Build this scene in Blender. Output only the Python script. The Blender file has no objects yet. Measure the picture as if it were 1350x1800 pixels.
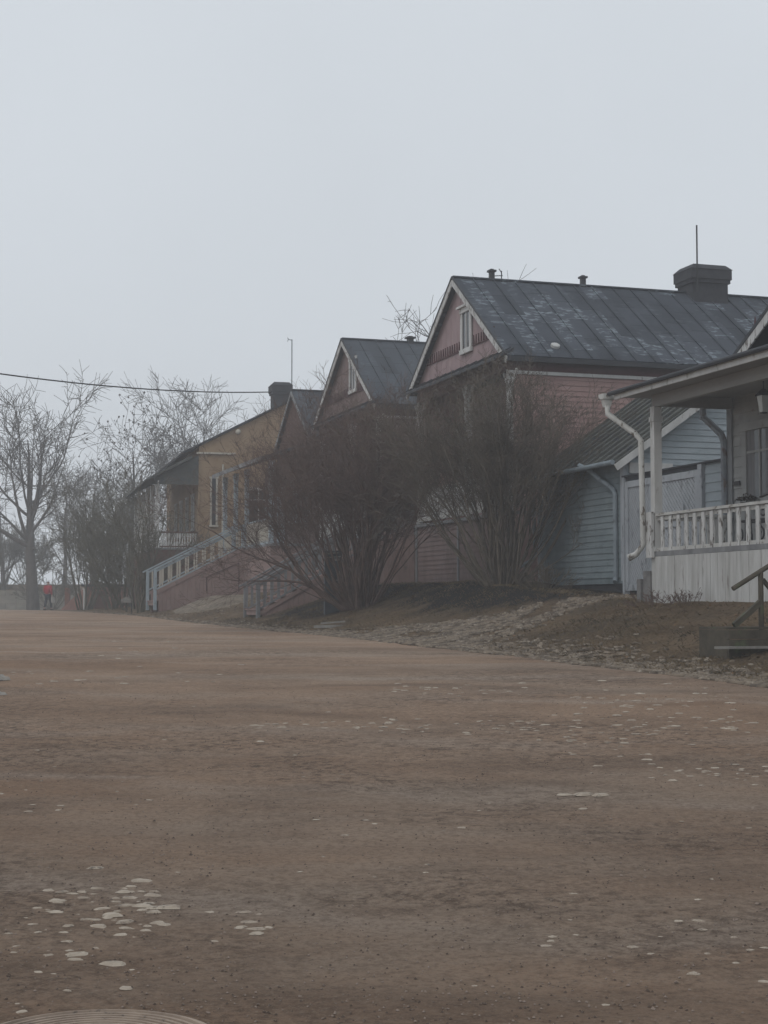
import bpy, math, random
import numpy as np
from mathutils import Vector, Matrix, noise

# ------------------------------------------------------------------ camera, world, sun
sc = bpy.context.scene
col = sc.collection
F_PX = 2800.0
PITCH = math.atan(170 / F_PX)
CZ = 1.35
cam_d = bpy.data.cameras.new('camera')
cam = bpy.data.objects.new('camera', cam_d)
col.objects.link(cam)
cam.location = (0, 0, CZ)
cam.rotation_euler = (math.pi / 2 + PITCH, 0, 0)
cam_d.sensor_fit = 'VERTICAL'
cam_d.sensor_height = 36.0
cam_d.lens = 36.0 * F_PX / 1800.0
cam_d.clip_start = 0.1
cam_d.clip_end = 1200
sc.camera = cam

SUN_EL, SUN_AZ = 48.0, 215.0
w = bpy.data.worlds.new('World')
sc.world = w
w.use_nodes = True
nt = w.node_tree
nt.nodes.clear()
sky = nt.nodes.new('ShaderNodeTexSky')
sky.sky_type = 'NISHITA'
sky.sun_disc = False
sky.sun_elevation = math.radians(SUN_EL)
sky.sun_rotation = math.radians(SUN_AZ)
sky.air_density = 1.0
sky.dust_density = 3.0
b1 = nt.nodes.new('ShaderNodeBackground'); b1.inputs[1].default_value = 0.05
b2 = nt.nodes.new('ShaderNodeBackground')
b2.inputs[0].default_value = (0.562, 0.600, 0.640, 1); b2.inputs[1].default_value = 1.02
ads = nt.nodes.new('ShaderNodeMixShader'); ads.inputs[0].default_value = 0.93
# the fog deck is not perfectly even
wc = nt.nodes.new('ShaderNodeTexCoord')
wz = nt.nodes.new('ShaderNodeTexNoise'); wz.inputs['Scale'].default_value = 2.6; wz.inputs['Detail'].default_value = 4
wr = nt.nodes.new('ShaderNodeMapRange'); wr.inputs[1].default_value = .3; wr.inputs[2].default_value = .7; wr.inputs[3].default_value = .985; wr.inputs[4].default_value = 1.055
nt.links.new(wc.outputs['Generated'], wz.inputs[0]); nt.links.new(wz.outputs[0], wr.inputs[0]); nt.links.new(wr.outputs[0], b2.inputs[1])
out = nt.nodes.new('ShaderNodeOutputWorld')
nt.links.new(sky.outputs[0], b1.inputs[0])
nt.links.new(b1.outputs[0], ads.inputs[1])
nt.links.new(b2.outputs[0], ads.inputs[2])
nt.links.new(ads.outputs[0], out.inputs[0])

sl = bpy.data.lights.new('sun', 'SUN')
sl.energy = 0.5
sl.angle = math.radians(25)
sl.color = (1.0, 0.96, 0.9)
so = bpy.data.objects.new('sun', sl)
col.objects.link(so)
el, az = math.radians(SUN_EL), math.radians(SUN_AZ)
sd = Vector((math.sin(az) * math.cos(el), math.cos(az) * math.cos(el), math.sin(el)))
so.rotation_euler = sd.to_track_quat('Z', 'Y').to_euler()
so.location = (0, 0, 18)

sc.view_settings.view_transform = 'Standard'
sc.view_settings.look = 'None'
sc.view_settings.exposure = 0.33
sc.view_settings.gamma = 1.0
sc.cycles.max_bounces = 6
sc.cycles.diffuse_bounces = 3
sc.cycles.volume_bounces = 1
sc.cycles.use_denoising = True
sc.cycles.volume_max_steps = 64

# ------------------------------------------------------------------ frames
TH = math.atan(.32)
OX, OY = 4.38, 27.0
Sx, Sy = -math.sin(TH), math.cos(TH)
Px, Py = math.cos(TH), math.sin(TH)
def W(b, a, z=0.0):
    return Vector((OX + a * Sx + b * Px, OY + a * Sy + b * Py, z))
def AB(X, Y):
    dx, dy = X - OX, Y - OY
    return dx * Sx + dy * Sy, dx * Px + dy * Py
def ray(x, y):
    u = (x - 675) / F_PX; v = (900 - y) / F_PX
    return Vector((u, math.cos(PITCH) - v * math.sin(PITCH), math.sin(PITCH) + v * math.cos(PITCH)))
def at(x, y, Y):
    r = ray(x, y); t = Y / r.y
    return Vector((t * r.x, Y, CZ + t * r.z))

ZR_Y = [-60, 3, 5.5, 8, 11, 14, 16.1, 19.2, 22.6, 27.5, 32.4, 38.8, 45.8, 54.7, 66, 81, 100, 400]
ZR_Z = [0, 0, 0, .10, .28, .47, .57, .61, .67, .76, .82, .88, .96, 1.11, 1.20, 1.255, 1.27, 1.27]
BS_A = [-200, -12, -6, -1, 2, 4, 8, 13, 20, 30, 38, 46, 55, 65, 400]
BS_Z = [1.3, 1.4, 1.44, 1.46, 1.50, 1.64, 1.92, 1.95, 1.92, 1.86, 1.9, 1.6, 1.4, 1.28, 1.27]
def zr(Y):
    return sum(float(np.interp(Y + d, ZR_Y, ZR_Z)) for d in (-2, -1, 0, 1, 2)) / 5 if Y > 9 else \
        sum(float(np.interp(Y + d, ZR_Y, ZR_Z)) for d in (-.8, -.4, 0, .4, .8)) / 5
def sstep(t):
    t = min(1, max(0, t)); return t * t * (3 - 2 * t)
EDGE = -3.8
def H(X, Y):
    a, b = AB(X, Y)
    z = zr(Y)
    if b > EDGE:
        bz = float(np.interp(a, BS_A, BS_Z))
        t = min(1, (b - EDGE) / 3.7)
        k = t ** (1.35 + 0.95 * sstep((-3.5 - a) / 2.5))
        z = z + (bz - z) * k
        z += 0.05 * min(1, t * 2) * (noise.noise(Vector((X * .9, Y * .9, 0))) )
        # heap of gravel between the two staircases
        da, db = (a - 26.5) / 3.2, (b + 1.9) / 1.1
        z += 0.22 * math.exp(-da * da - db * db)
    else:
        z += 0.018 * noise.noise(Vector((X * .35, Y * .35, 3))) + 0.012 * noise.noise(Vector((X * 1.1, Y * 1.1, 7)))
        if Y < 18:
            z += 0.006 * noise.noise(Vector((X * 2.6, Y * 3.4, 1))) + 0.0045 * noise.noise(Vector((X * 5.2, Y * 7.0, 4)))
    # low rise beyond the end of the street on the left
    if Y > 108:
        z += 1.9 * sstep((Y - 113) / 7) * sstep((-4 - X) / 10)
    return z
def gp(x, y):
    """ground point seen at photo pixel (x, y)"""
    r = ray(x, y); t = 4.0
    while t < 200:
        p = Vector((r.x * t, r.y * t, CZ + r.z * t))
        if p.z <= H(p.x, p.y):
            return p
        t += 0.03 + t * .001
    return None

# ------------------------------------------------------------------ mesh builder
class MB:
    def __init__(self): self.v = []; self.f = []
    def quad(self, *p):
        n = len(self.v); self.v += [tuple(q) for q in p]; self.f.append(tuple(range(n, n + len(p))))
    def box(self, x0, x1, y0, y1, z0, z1):
        n = len(self.v)
        self.v += [(x0, y0, z0), (x1, y0, z0), (x1, y1, z0), (x0, y1, z0), (x0, y0, z1), (x1, y0, z1), (x1, y1, z1), (x0, y1, z1)]
        self.f += [tuple(n + i for i in t) for t in ((3, 2, 1, 0), (4, 5, 6, 7), (0, 1, 5, 4), (1, 2, 6, 5), (2, 3, 7, 6), (3, 0, 4, 7))]
    def bar(self, p, q, w, h, up=(0, 0, 1)):
        p, q = Vector(p), Vector(q); d = (q - p).normalized(); up = Vector(up)
        s = d.cross(up)
        if s.length < 1e-4: s = d.cross(Vector((0, 1, 0)))
        s.normalize(); u = s.cross(d).normalized()
        n = len(self.v)
        for e in (p, q):
            for (i, j) in ((-1, -1), (1, -1), (1, 1), (-1, 1)):
                self.v.append(tuple(e + s * (i * w / 2) + u * (j * h / 2)))
        self.f += [tuple(n + i for i in t) for t in ((0, 1, 2, 3), (7, 6, 5, 4), (0, 4, 5, 1), (1, 5, 6, 2), (2, 6, 7, 3), (3, 7, 4, 0))]
    def tube(self, pts, r, n=8, cap=True):
        pts = [Vector(p) for p in pts]
        if not hasattr(r, '__len__'): r = [r] * len(pts)
        base = len(self.v); ref = None
        for i, p in enumerate(pts):
            d = (pts[min(i + 1, len(pts) - 1)] - pts[max(i - 1, 0)])
            if d.length < 1e-9: d = Vector((0, 0, 1))
            d.normalize()
            if ref is None:
                ref = d.orthogonal().normalized()
            s = (ref - d * ref.dot(d))
            if s.length < 1e-6: s = d.orthogonal()
            s.normalize(); ref = s; t = d.cross(s)
            for k in range(n):
                c = 2 * math.pi * k / n
                self.v.append(tuple(p + (s * math.cos(c) + t * math.sin(c)) * r[i]))
        for i in range(len(pts) - 1):
            for k in range(n):
                k2 = (k + 1) % n
                self.f.append((base + i * n + k, base + i * n + k2, base + (i + 1) * n + k2, base + (i + 1) * n + k))
        if cap:
            self.f.append(tuple(base + k for k in reversed(range(n))))
            self.f.append(tuple(base + (len(pts) - 1) * n + k for k in range(n)))
    def prism(self, poly, off):
        """polygon (list of 3D points) extruded by vector off"""
        off = Vector(off); n = len(self.v); m = len(poly)
        self.v += [tuple(p) for p in poly] + [tuple(Vector(p) + off) for p in poly]
        self.f.append(tuple(range(n + m - 1, n - 1, -1))); self.f.append(tuple(range(n + m, n + 2 * m)))
        for i in range(m):
            j = (i + 1) % m
            self.f.append((n + i, n + j, n + m + j, n + m + i))
    def blob(self, c, rx, ry, rz, rnd, rot=0):
        """small irregular stone: squashed uneven 6 x 3 lump"""
        n = len(self.v); c = Vector(c); cr, sr = math.cos(rot), math.sin(rot)
        rings = ((.75, -.5), (1.0, .1), (.66, .8))
        m = 8; J = [rnd.uniform(.55, 1.25) for _ in range(m)]
        for (q, zz) in rings:
            for k in range(m):
                an = 2 * math.pi * k / m; j = J[k] * rnd.uniform(.92, 1.06)
                x, y = math.cos(an) * rx * q * j, math.sin(an) * ry * q * j
                self.v.append((c.x + x * cr - y * sr, c.y + x * sr + y * cr, c.z + zz * rz * rnd.uniform(.85, 1.1)))
        for i in range(2):
            for k in range(m):
                k2 = (k + 1) % m
                self.f.append((n + i * m + k, n + i * m + k2, n + (i + 1) * m + k2, n + (i + 1) * m + k))
        self.f.append(tuple(n + 2 * m + k for k in range(m)))
    def build(self, name, mat, parent=None, org=(0, 0, 0), smooth=False, fix=False):
        me = bpy.data.meshes.new(name)
        o3 = Vector(org)
        va = np.array(self.v, dtype=np.float64) - np.array(o3)
        me.from_pydata(va.tolist(), [], self.f)
        me.validate()
        if fix:
            import bmesh
            bm = bmesh.new(); bm.from_mesh(me); bmesh.ops.recalc_face_normals(bm, faces=bm.faces); bm.to_mesh(me); bm.free()
        me.materials.append(mat)
        if smooth:
            me.polygons.foreach_set('use_smooth', [True] * len(me.polygons))
        o = bpy.data.objects.new(name, me)
        col.objects.link(o)
        if parent is not None: o.parent = parent
        elif org != (0, 0, 0): o.location = o3
        return o

def tag(o, label=None, cat=None, group=None, kind=None):
    if label: o['label'] = label
    if cat: o['category'] = cat
    if group: o['group'] = group
    if kind: o['kind'] = kind
    return o
def empty(name, loc, rz=0.0):
    o = bpy.data.objects.new(name, None); col.objects.link(o)
    o.empty_display_size = .3
    o.location = loc; o.rotation_euler = (0, 0, rz)
    return o

# ------------------------------------------------------------------ materials
def mat(name, c1, c2=None, scale=3.0, stretch=(1, 1, 1), lo=.35, hi=.65, rough=.85, bump=0.0, bscale=None,
        c3=None, s3=8.0, st3=None, lo3=.55, hi3=.62, spec=.25, metal=0.0, detail=6.0, waves=None):
    m = bpy.data.materials.new(name); m.use_nodes = True
    t = m.node_tree; N = t.nodes; L = t.links
    bs = N['Principled BSDF']
    bs.inputs['Roughness'].default_value = rough
    bs.inputs['Specular IOR Level'].default_value = spec
    bs.inputs['Metallic'].default_value = metal
    tc = N.new('ShaderNodeTexCoord')
    def ns(scale_, st, dt=detail):
        mp = N.new('ShaderNodeMapping'); mp.inputs['Scale'].default_value = st
        L.new(tc.outputs['Object'], mp.inputs[0])
        nz = N.new('ShaderNodeTexNoise'); nz.inputs['Scale'].default_value = scale_; nz.inputs['Detail'].default_value = dt
        nz.inputs['Roughness'].default_value = .62
        L.new(mp.outputs[0], nz.inputs[0]); return nz
    def mixc(fac, a, b):
        mx = N.new('ShaderNodeMix'); mx.data_type = 'RGBA'
        L.new(fac, mx.inputs[0])
        for k, q in ((6, a), (7, b)):
            if isinstance(q, tuple): mx.inputs[k].default_value = q + (1,)
            else: L.new(q, mx.inputs[k])
        return mx.outputs[2]
    def ramp(src, lo_, hi_):
        r = N.new('ShaderNodeMapRange'); r.inputs[1].default_value = lo_; r.inputs[2].default_value = hi_
        L.new(src, r.inputs[0]); return r.outputs[0]
    cur = c1
    nz = ns(scale, stretch)
    if c2 is not None: cur = mixc(ramp(nz.outputs[0], lo, hi), c1, c2)
    if c3 is not None:
        n3 = ns(s3, st3 or stretch); cur = mixc(ramp(n3.outputs[0], lo3, hi3), cur, c3)
    if isinstance(cur, tuple): bs.inputs['Base Color'].default_value = cur + (1,)
    else: L.new(cur, bs.inputs['Base Color'])
    if bump > 0:
        nb = ns(bscale or scale * 4, stretch, 8.0)
        bp = N.new('ShaderNodeBump'); bp.inputs['Strength'].default_value = 1.0; bp.inputs['Distance'].default_value = bump
        L.new(nb.outputs[0], bp.inputs['Height']); L.new(bp.outputs[0], bs.inputs['Normal'])
    m['_c'] = 0
    return m

def seam_roof_mat(name, dark, light, flake, amount=.64, gx=.55, gz=.62):
    """painted sheet roof: sheets differ a little, paint flaked off in places near the joints"""
    m = bpy.data.materials.new(name); m.use_nodes = True
    t = m.node_tree; N = t.nodes; L = t.links; bs = N['Principled BSDF']
    bs.inputs['Roughness'].default_value = .8; bs.inputs['Specular IOR Level'].default_value = .12
    tc = N.new('ShaderNodeTexCoord'); sp = N.new('ShaderNodeSeparateXYZ'); L.new(tc.outputs['Object'], sp.inputs[0])
    def math_(op, a, b):
        q = N.new('ShaderNodeMath'); q.operation = op
        for i, v in enumerate((a, b)):
            if v is None: continue
            if isinstance(v, (int, float)): q.inputs[i].default_value = v
            else: L.new(v, q.inputs[i])
        return q.outputs[0]
    ix = math_('FLOOR', math_('DIVIDE', sp.outputs[0], gx), None)
    zz = math_('ADD', math_('DIVIDE', sp.outputs[2], gz), math_('MULTIPLY', ix, .37))
    iz = math_('FLOOR', zz, None)
    fz = math_('FRACT', zz, None)
    cb = N.new('ShaderNodeCombineXYZ'); L.new(ix, cb.inputs[0]); L.new(iz, cb.inputs[1])
    wn = N.new('ShaderNodeTexWhiteNoise'); L.new(cb.outputs[0], wn.inputs[0])
    def noise_(s, st):
        mp = N.new('ShaderNodeMapping'); mp.inputs['Scale'].default_value = st; L.new(tc.outputs['Object'], mp.inputs[0])
        nz = N.new('ShaderNodeTexNoise'); nz.inputs['Scale'].default_value = s; nz.inputs['Detail'].default_value = 7; nz.inputs['Roughness'].default_value = .65
        L.new(mp.outputs[0], nz.inputs[0]); return nz.outputs[0]
    def mr(src, a, b, c=0., d=1.):
        r = N.new('ShaderNodeMapRange'); L.new(src, r.inputs[0])
        for i, v in enumerate((a, b, c, d)): r.inputs[i + 1].default_value = v
        return r.outputs[0]
    def mix(fac, a, b):
        mx = N.new('ShaderNodeMix'); mx.data_type = 'RGBA'; L.new(fac, mx.inputs[0])
        for k, q in ((6, a), (7, b)):
            if isinstance(q, tuple): mx.inputs[k].default_value = q + (1,)
            else: L.new(q, mx.inputs[k])
        return mx.outputs[2]
    base = mix(mr(noise_(1.1, (1, 1, 1)), .3, .7), dark, light)
    base = mix(mr(wn.outputs[0], .0, 1., 0., .45), base, tuple(q * 1.7 for q in light))
    # flakes: big noise decides where, streaky noise gives the shape, stronger on some sheets
    f1 = mr(noise_(.9, (1, 1, 1)), .5, .62)
    f2 = mr(noise_(3.4, (1, 1, 4)), .53, .6)
    f3 = mr(wn.outputs[0], amount, amount + .12)
    fl = math_('MULTIPLY', f2, math_('MAXIMUM', f1, f3))
    fl = math_('MULTIPLY', fl, math_('MAXIMUM', f3, .35))
    col_ = mix(fl, base, flake)
    # cross joints
    j = math_('LESS_THAN', fz, .035)
    col_ = mix(math_('MULTIPLY', j, .6), col_, tuple(q * .45 for q in dark))
    L.new(col_, bs.inputs['Base Color'])
    bp = N.new('ShaderNodeBump'); bp.inputs['Strength'].default_value = .5; bp.inputs['Distance'].default_value = .012
    L.new(noise_(3, (1, 1, 1)), bp.inputs['Height']); L.new(bp.outputs[0], bs.inputs['Normal'])
    return m

M = {}
M['pink'] = mat('pink_paint', (.335, .250, .256), (.265, .192, .197), 2.2, (1, 1, .5), bump=.003, c3=(.33, .25, .24), s3=5, lo3=.56, hi3=.68)
M['pink_dull'] = mat('dull_pink_paint', (.205, .150, .140), (.145, .104, .098), 1.8, (1, 1, .6), bump=.004, c3=(.20, .16, .15), s3=6, lo3=.55, hi3=.7)
M['salmon'] = mat('salmon_paint', (.35, .235, .215), (.285, .185, .172), 2, (1, 1, .5), bump=.003)
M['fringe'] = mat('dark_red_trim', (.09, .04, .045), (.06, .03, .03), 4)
M['stair_pink'] = mat('faded_pink_boards', (.30, .215, .195), (.23, .16, .145), 2, (1, 1, .4), bump=.004, c3=(.16, .13, .12), s3=6, lo3=.56, hi3=.7)
M['blue'] = mat('blue_siding_paint', (.35, .395, .425), (.29, .335, .36), 1.6, (1, 1, 2), bump=.003, c3=(.22, .27, .29), s3=3.2, st3=(1, 1, 3), lo3=.58, hi3=.75)
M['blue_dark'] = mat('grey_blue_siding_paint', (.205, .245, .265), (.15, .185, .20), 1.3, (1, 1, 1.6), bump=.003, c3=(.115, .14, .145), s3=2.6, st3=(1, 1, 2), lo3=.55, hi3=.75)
M['gate'] = mat('grey_gate_paint', (.36, .38, .405), (.29, .31, .335), 2, (1, 1, .6), bump=.003, c3=(.16, .17, .18), s3=7, lo3=.56, hi3=.7)
M['white'] = mat('white_paint', (.56, .56, .55), (.44, .44, .43), 3, (1, 1, .4), bump=.002, c3=(.23, .21, .19), s3=9, st3=(1, 1, .25), lo3=.60, hi3=.68)
M['white_peel'] = mat('peeling_white_paint', (.55, .55, .54), (.43, .43, .42), 3, (1, 1, .3), bump=.004, c3=(.13, .115, .10), s3=16, st3=(1, 1, .35), lo3=.54, hi3=.63)
M['white_rail'] = mat('worn_white_rail_paint', (.50, .50, .48), (.38, .37, .35), 4, (1, 1, 1), bump=.003, c3=(.15, .13, .11), s3=10, st3=(.4, .4, 1), lo3=.58, hi3=.66)
M['skirt_white'] = mat('stained_white_boards', (.50, .50, .49), (.36, .355, .34), 5, (1.2, 1.2, .2), bump=.004, c3=(.15, .125, .11), s3=9, st3=(1.5, 1.5, .14), lo3=.60, hi3=.72)
M['blue_rail'] = mat('pale_blue_rail_paint', (.34, .40, .44), (.25, .30, .33), 3, (1, 1, .5), c3=(.17, .16, .15), s3=8, lo3=.6, hi3=.7)
M['grey_rail'] = mat('weathered_rail_wood', (.235, .24, .245), (.15, .15, .155), 4, (1, 1, .4), bump=.003)
M['cream'] = mat('cream_baluster_paint', (.50, .47, .41), (.40, .37, .31), 4, (1, 1, .4), c3=(.2, .17, .14), s3=9, lo3=.58, hi3=.66)
M['grey_paint'] = mat('grey_paint', (.24, .25, .26), (.18, .19, .195), 2.5, (1, 1, .5), bump=.003)
M['ceiling'] = mat('porch_ceiling_boards', (.30, .30, .29), (.24, .24, .235), 2, (1, .3, 1), bump=.003)
M['warm_siding'] = mat('grey_cream_siding', (.335, .34, .335), (.265, .27, .265), 2, (1, 1, 1.5), bump=.003, c3=(.2, .19, .175), s3=5, lo3=.6, hi3=.75)
M['yellow'] = mat('yellow_render', (.30, .215, .135), (.245, .17, .105), 1.2, (1, 1, 1), bump=.004, c3=(.22, .14, .08), s3=2.5, lo3=.56, hi3=.72)
M['brown_skirt'] = mat('red_brown_boards', (.13, .075, .06), (.09, .052, .045), 2, (1, 1, .4), bump=.003)
M['roofA'] = seam_roof_mat('slate_blue_sheet_roof', (.030, .035, .044), (.056, .064, .078), (.19, .22, .245))
M['roofB'] = seam_roof_mat('dark_sheet_roof', (.045, .051, .060), (.058, .066, .078), (.12, .14, .155), amount=.9)
M['roof_plain'] = mat('dark_roof_sheet', (.040, .043, .050), (.028, .030, .036), 2, rough=.6, bump=.003)
M['roof_old'] = mat('mossy_sheet_roof', (.085, .090, .080), (.060, .062, .058), 1.5, rough=.8, bump=.004, c3=(.05, .055, .06), s3=4)
M['brick_dark'] = mat('sooty_chimney', (.050, .052, .060), (.035, .036, .042), 3, bump=.006, bscale=9, c3=(.12, .125, .13), s3=2.6, lo3=.66, hi3=.74)
M['metal_dark'] = mat('dark_metal', (.035, .036, .04), rough=.5)
M['metal_grey'] = mat('galvanised_metal', (.26, .285, .31), (.19, .21, .23), 5, rough=.5, metal=.3)
M['pipe_white'] = mat('flaking_white_pipe_paint', (.52, .52, .50), (.40, .40, .38), 4, (1, 1, .5), c3=(.14, .12, .10), s3=9, st3=(1, 1, .5), lo3=.56, hi3=.62)
M['pipe_grey'] = mat('grey_blue_pipe_paint', (.24, .285, .315), (.17, .2, .225), 4, (1, 1, .6), rough=.6, c3=(.12, .13, .14), s3=5, lo3=.62, hi3=.7)
M['pipe_rust'] = mat('stained_pipe_paint', (.27, .30, .33), (.19, .21, .235), 4, (1, 1, .6), rough=.6, c3=(.16, .13, .12), s3=6, lo3=.5, hi3=.58)
M['glass'] = mat('window_glass', (.03, .034, .04), (.05, .055, .06), 1.5, rough=.08, spec=.6)
M['curtain'] = mat('pale_curtain', (.20, .20, .205), (.14, .14, .145), 3, (6, 6, .3))
M['stone'] = mat('granite_stone', (.20, .195, .19), (.13, .125, .125), 6, bump=.01, bscale=12)
M['old_wood'] = mat('weathered_wood', (.10, .085, .064), (.045, .04, .031), 3, (1, 1, 1), bump=.005, c3=(.085, .10, .055), s3=5, lo3=.55, hi3=.66)
M['pale_wood'] = mat('pale_weathered_wood', (.27, .26, .24), (.18, .17, .155), 5, bump=.004)
M['foundation'] = mat('tarred_foundation', (.055, .055, .06), (.035, .035, .038), 3, bump=.01)
M['red_brick'] = mat('red_brick_wall', (.24, .115, .085), (.17, .09, .07), 3, bump=.005)
M['far_wall'] = mat('pale_stone_wall', (.27, .25, .21), (.19, .175, .15), 1.2, (1, 1, 2), bump=.03)
M['cabinet'] = mat('grey_green_cabinet_paint', (.085, .095, .11), (.06, .068, .078), 4, rough=.6)
M['cast_iron'] = mat('sandy_cast_iron', (.36, .285, .225), (.25, .195, .155), 9, bump=.002, bscale=60, c3=(.1, .085, .075), s3=18, lo3=.6, hi3=.7)
M['pale_gravel'] = mat('pale_gravel', (.22, .18, .135), (.12, .095, .07), 2.4, bump=.06, bscale=9, c3=(.30, .255, .20), s3=12, lo3=.55, hi3=.65)
M['rock'] = mat('pale_rock', (.36, .335, .30), (.26, .24, .215), 5, bump=.008)
M['cobble'] = mat('worn_cobble_stone', (.205, .165, .125), (.10, .08, .062), 4.2, detail=2, lo=.42, hi=.6, bump=.004, bscale=30, c3=(.28, .24, .195), s3=9, lo3=.57, hi3=.66)
M['flat_stone'] = mat('pale_flat_stone', (.43, .37, .30), (.26, .21, .165), 8, bump=.004, bscale=40, c3=(.14, .12, .10), s3=22, lo3=.57, hi3=.68)
M['crumb'] = mat('gravel_grains', (.095, .07, .055), (.24, .19, .155), 30, detail=1, lo=.45, hi=.55)
M['twig_red'] = mat('red_brown_bark', (.155, .108, .092), (.09, .064, .056), 4)
M['twig_grey'] = mat('grey_brown_bark', (.145, .12, .095), (.085, .072, .058), 4)
M['twig_green'] = mat('green_brown_bark', (.125, .115, .085), (.08, .075, .057), 3)
M['bark'] = mat('tree_bark', (.115, .105, .095), (.07, .064, .058), 5, (1, 1, .4), bump=.01)
M['dead_grass'] = mat('dead_grass_blades', (.19, .14, .085), (.12, .092, .055), 3, c3=(.06, .052, .036), s3=1.3, lo3=.5, hi3=.62)
M['dry_leaf'] = mat('dry_leaves', (.20, .125, .075), (.055, .04, .032), 3, detail=1, lo=.45, hi=.55)
M['jacket'] = mat('red_jacket_cloth', (.36, .035, .045), (.28, .03, .04), 8)
M['trousers'] = mat('dark_trouser_cloth', (.03, .035, .045), (.02, .022, .03), 8)
M['skin'] = mat('skin', (.42, .26, .2))
M['hair'] = mat('dark_hair', (.03, .022, .018), (.02, .015, .012), 10)
M['bag'] = mat('pale_bag_cloth', (.38, .36, .33), (.30, .28, .26), 10)
M['cable'] = mat('black_cable', (.02, .02, .022))
M['lamp_glass'] = mat('frosted_lamp_glass', (.42, .44, .42), rough=.25, spec=.5)
M['sign_dark'] = mat('dark_enamel', (.03, .03, .032), rough=.4)
M['plant'] = mat('dark_plant_leaves', (.03, .03, .022), (.05, .03, .028), 12)

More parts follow.
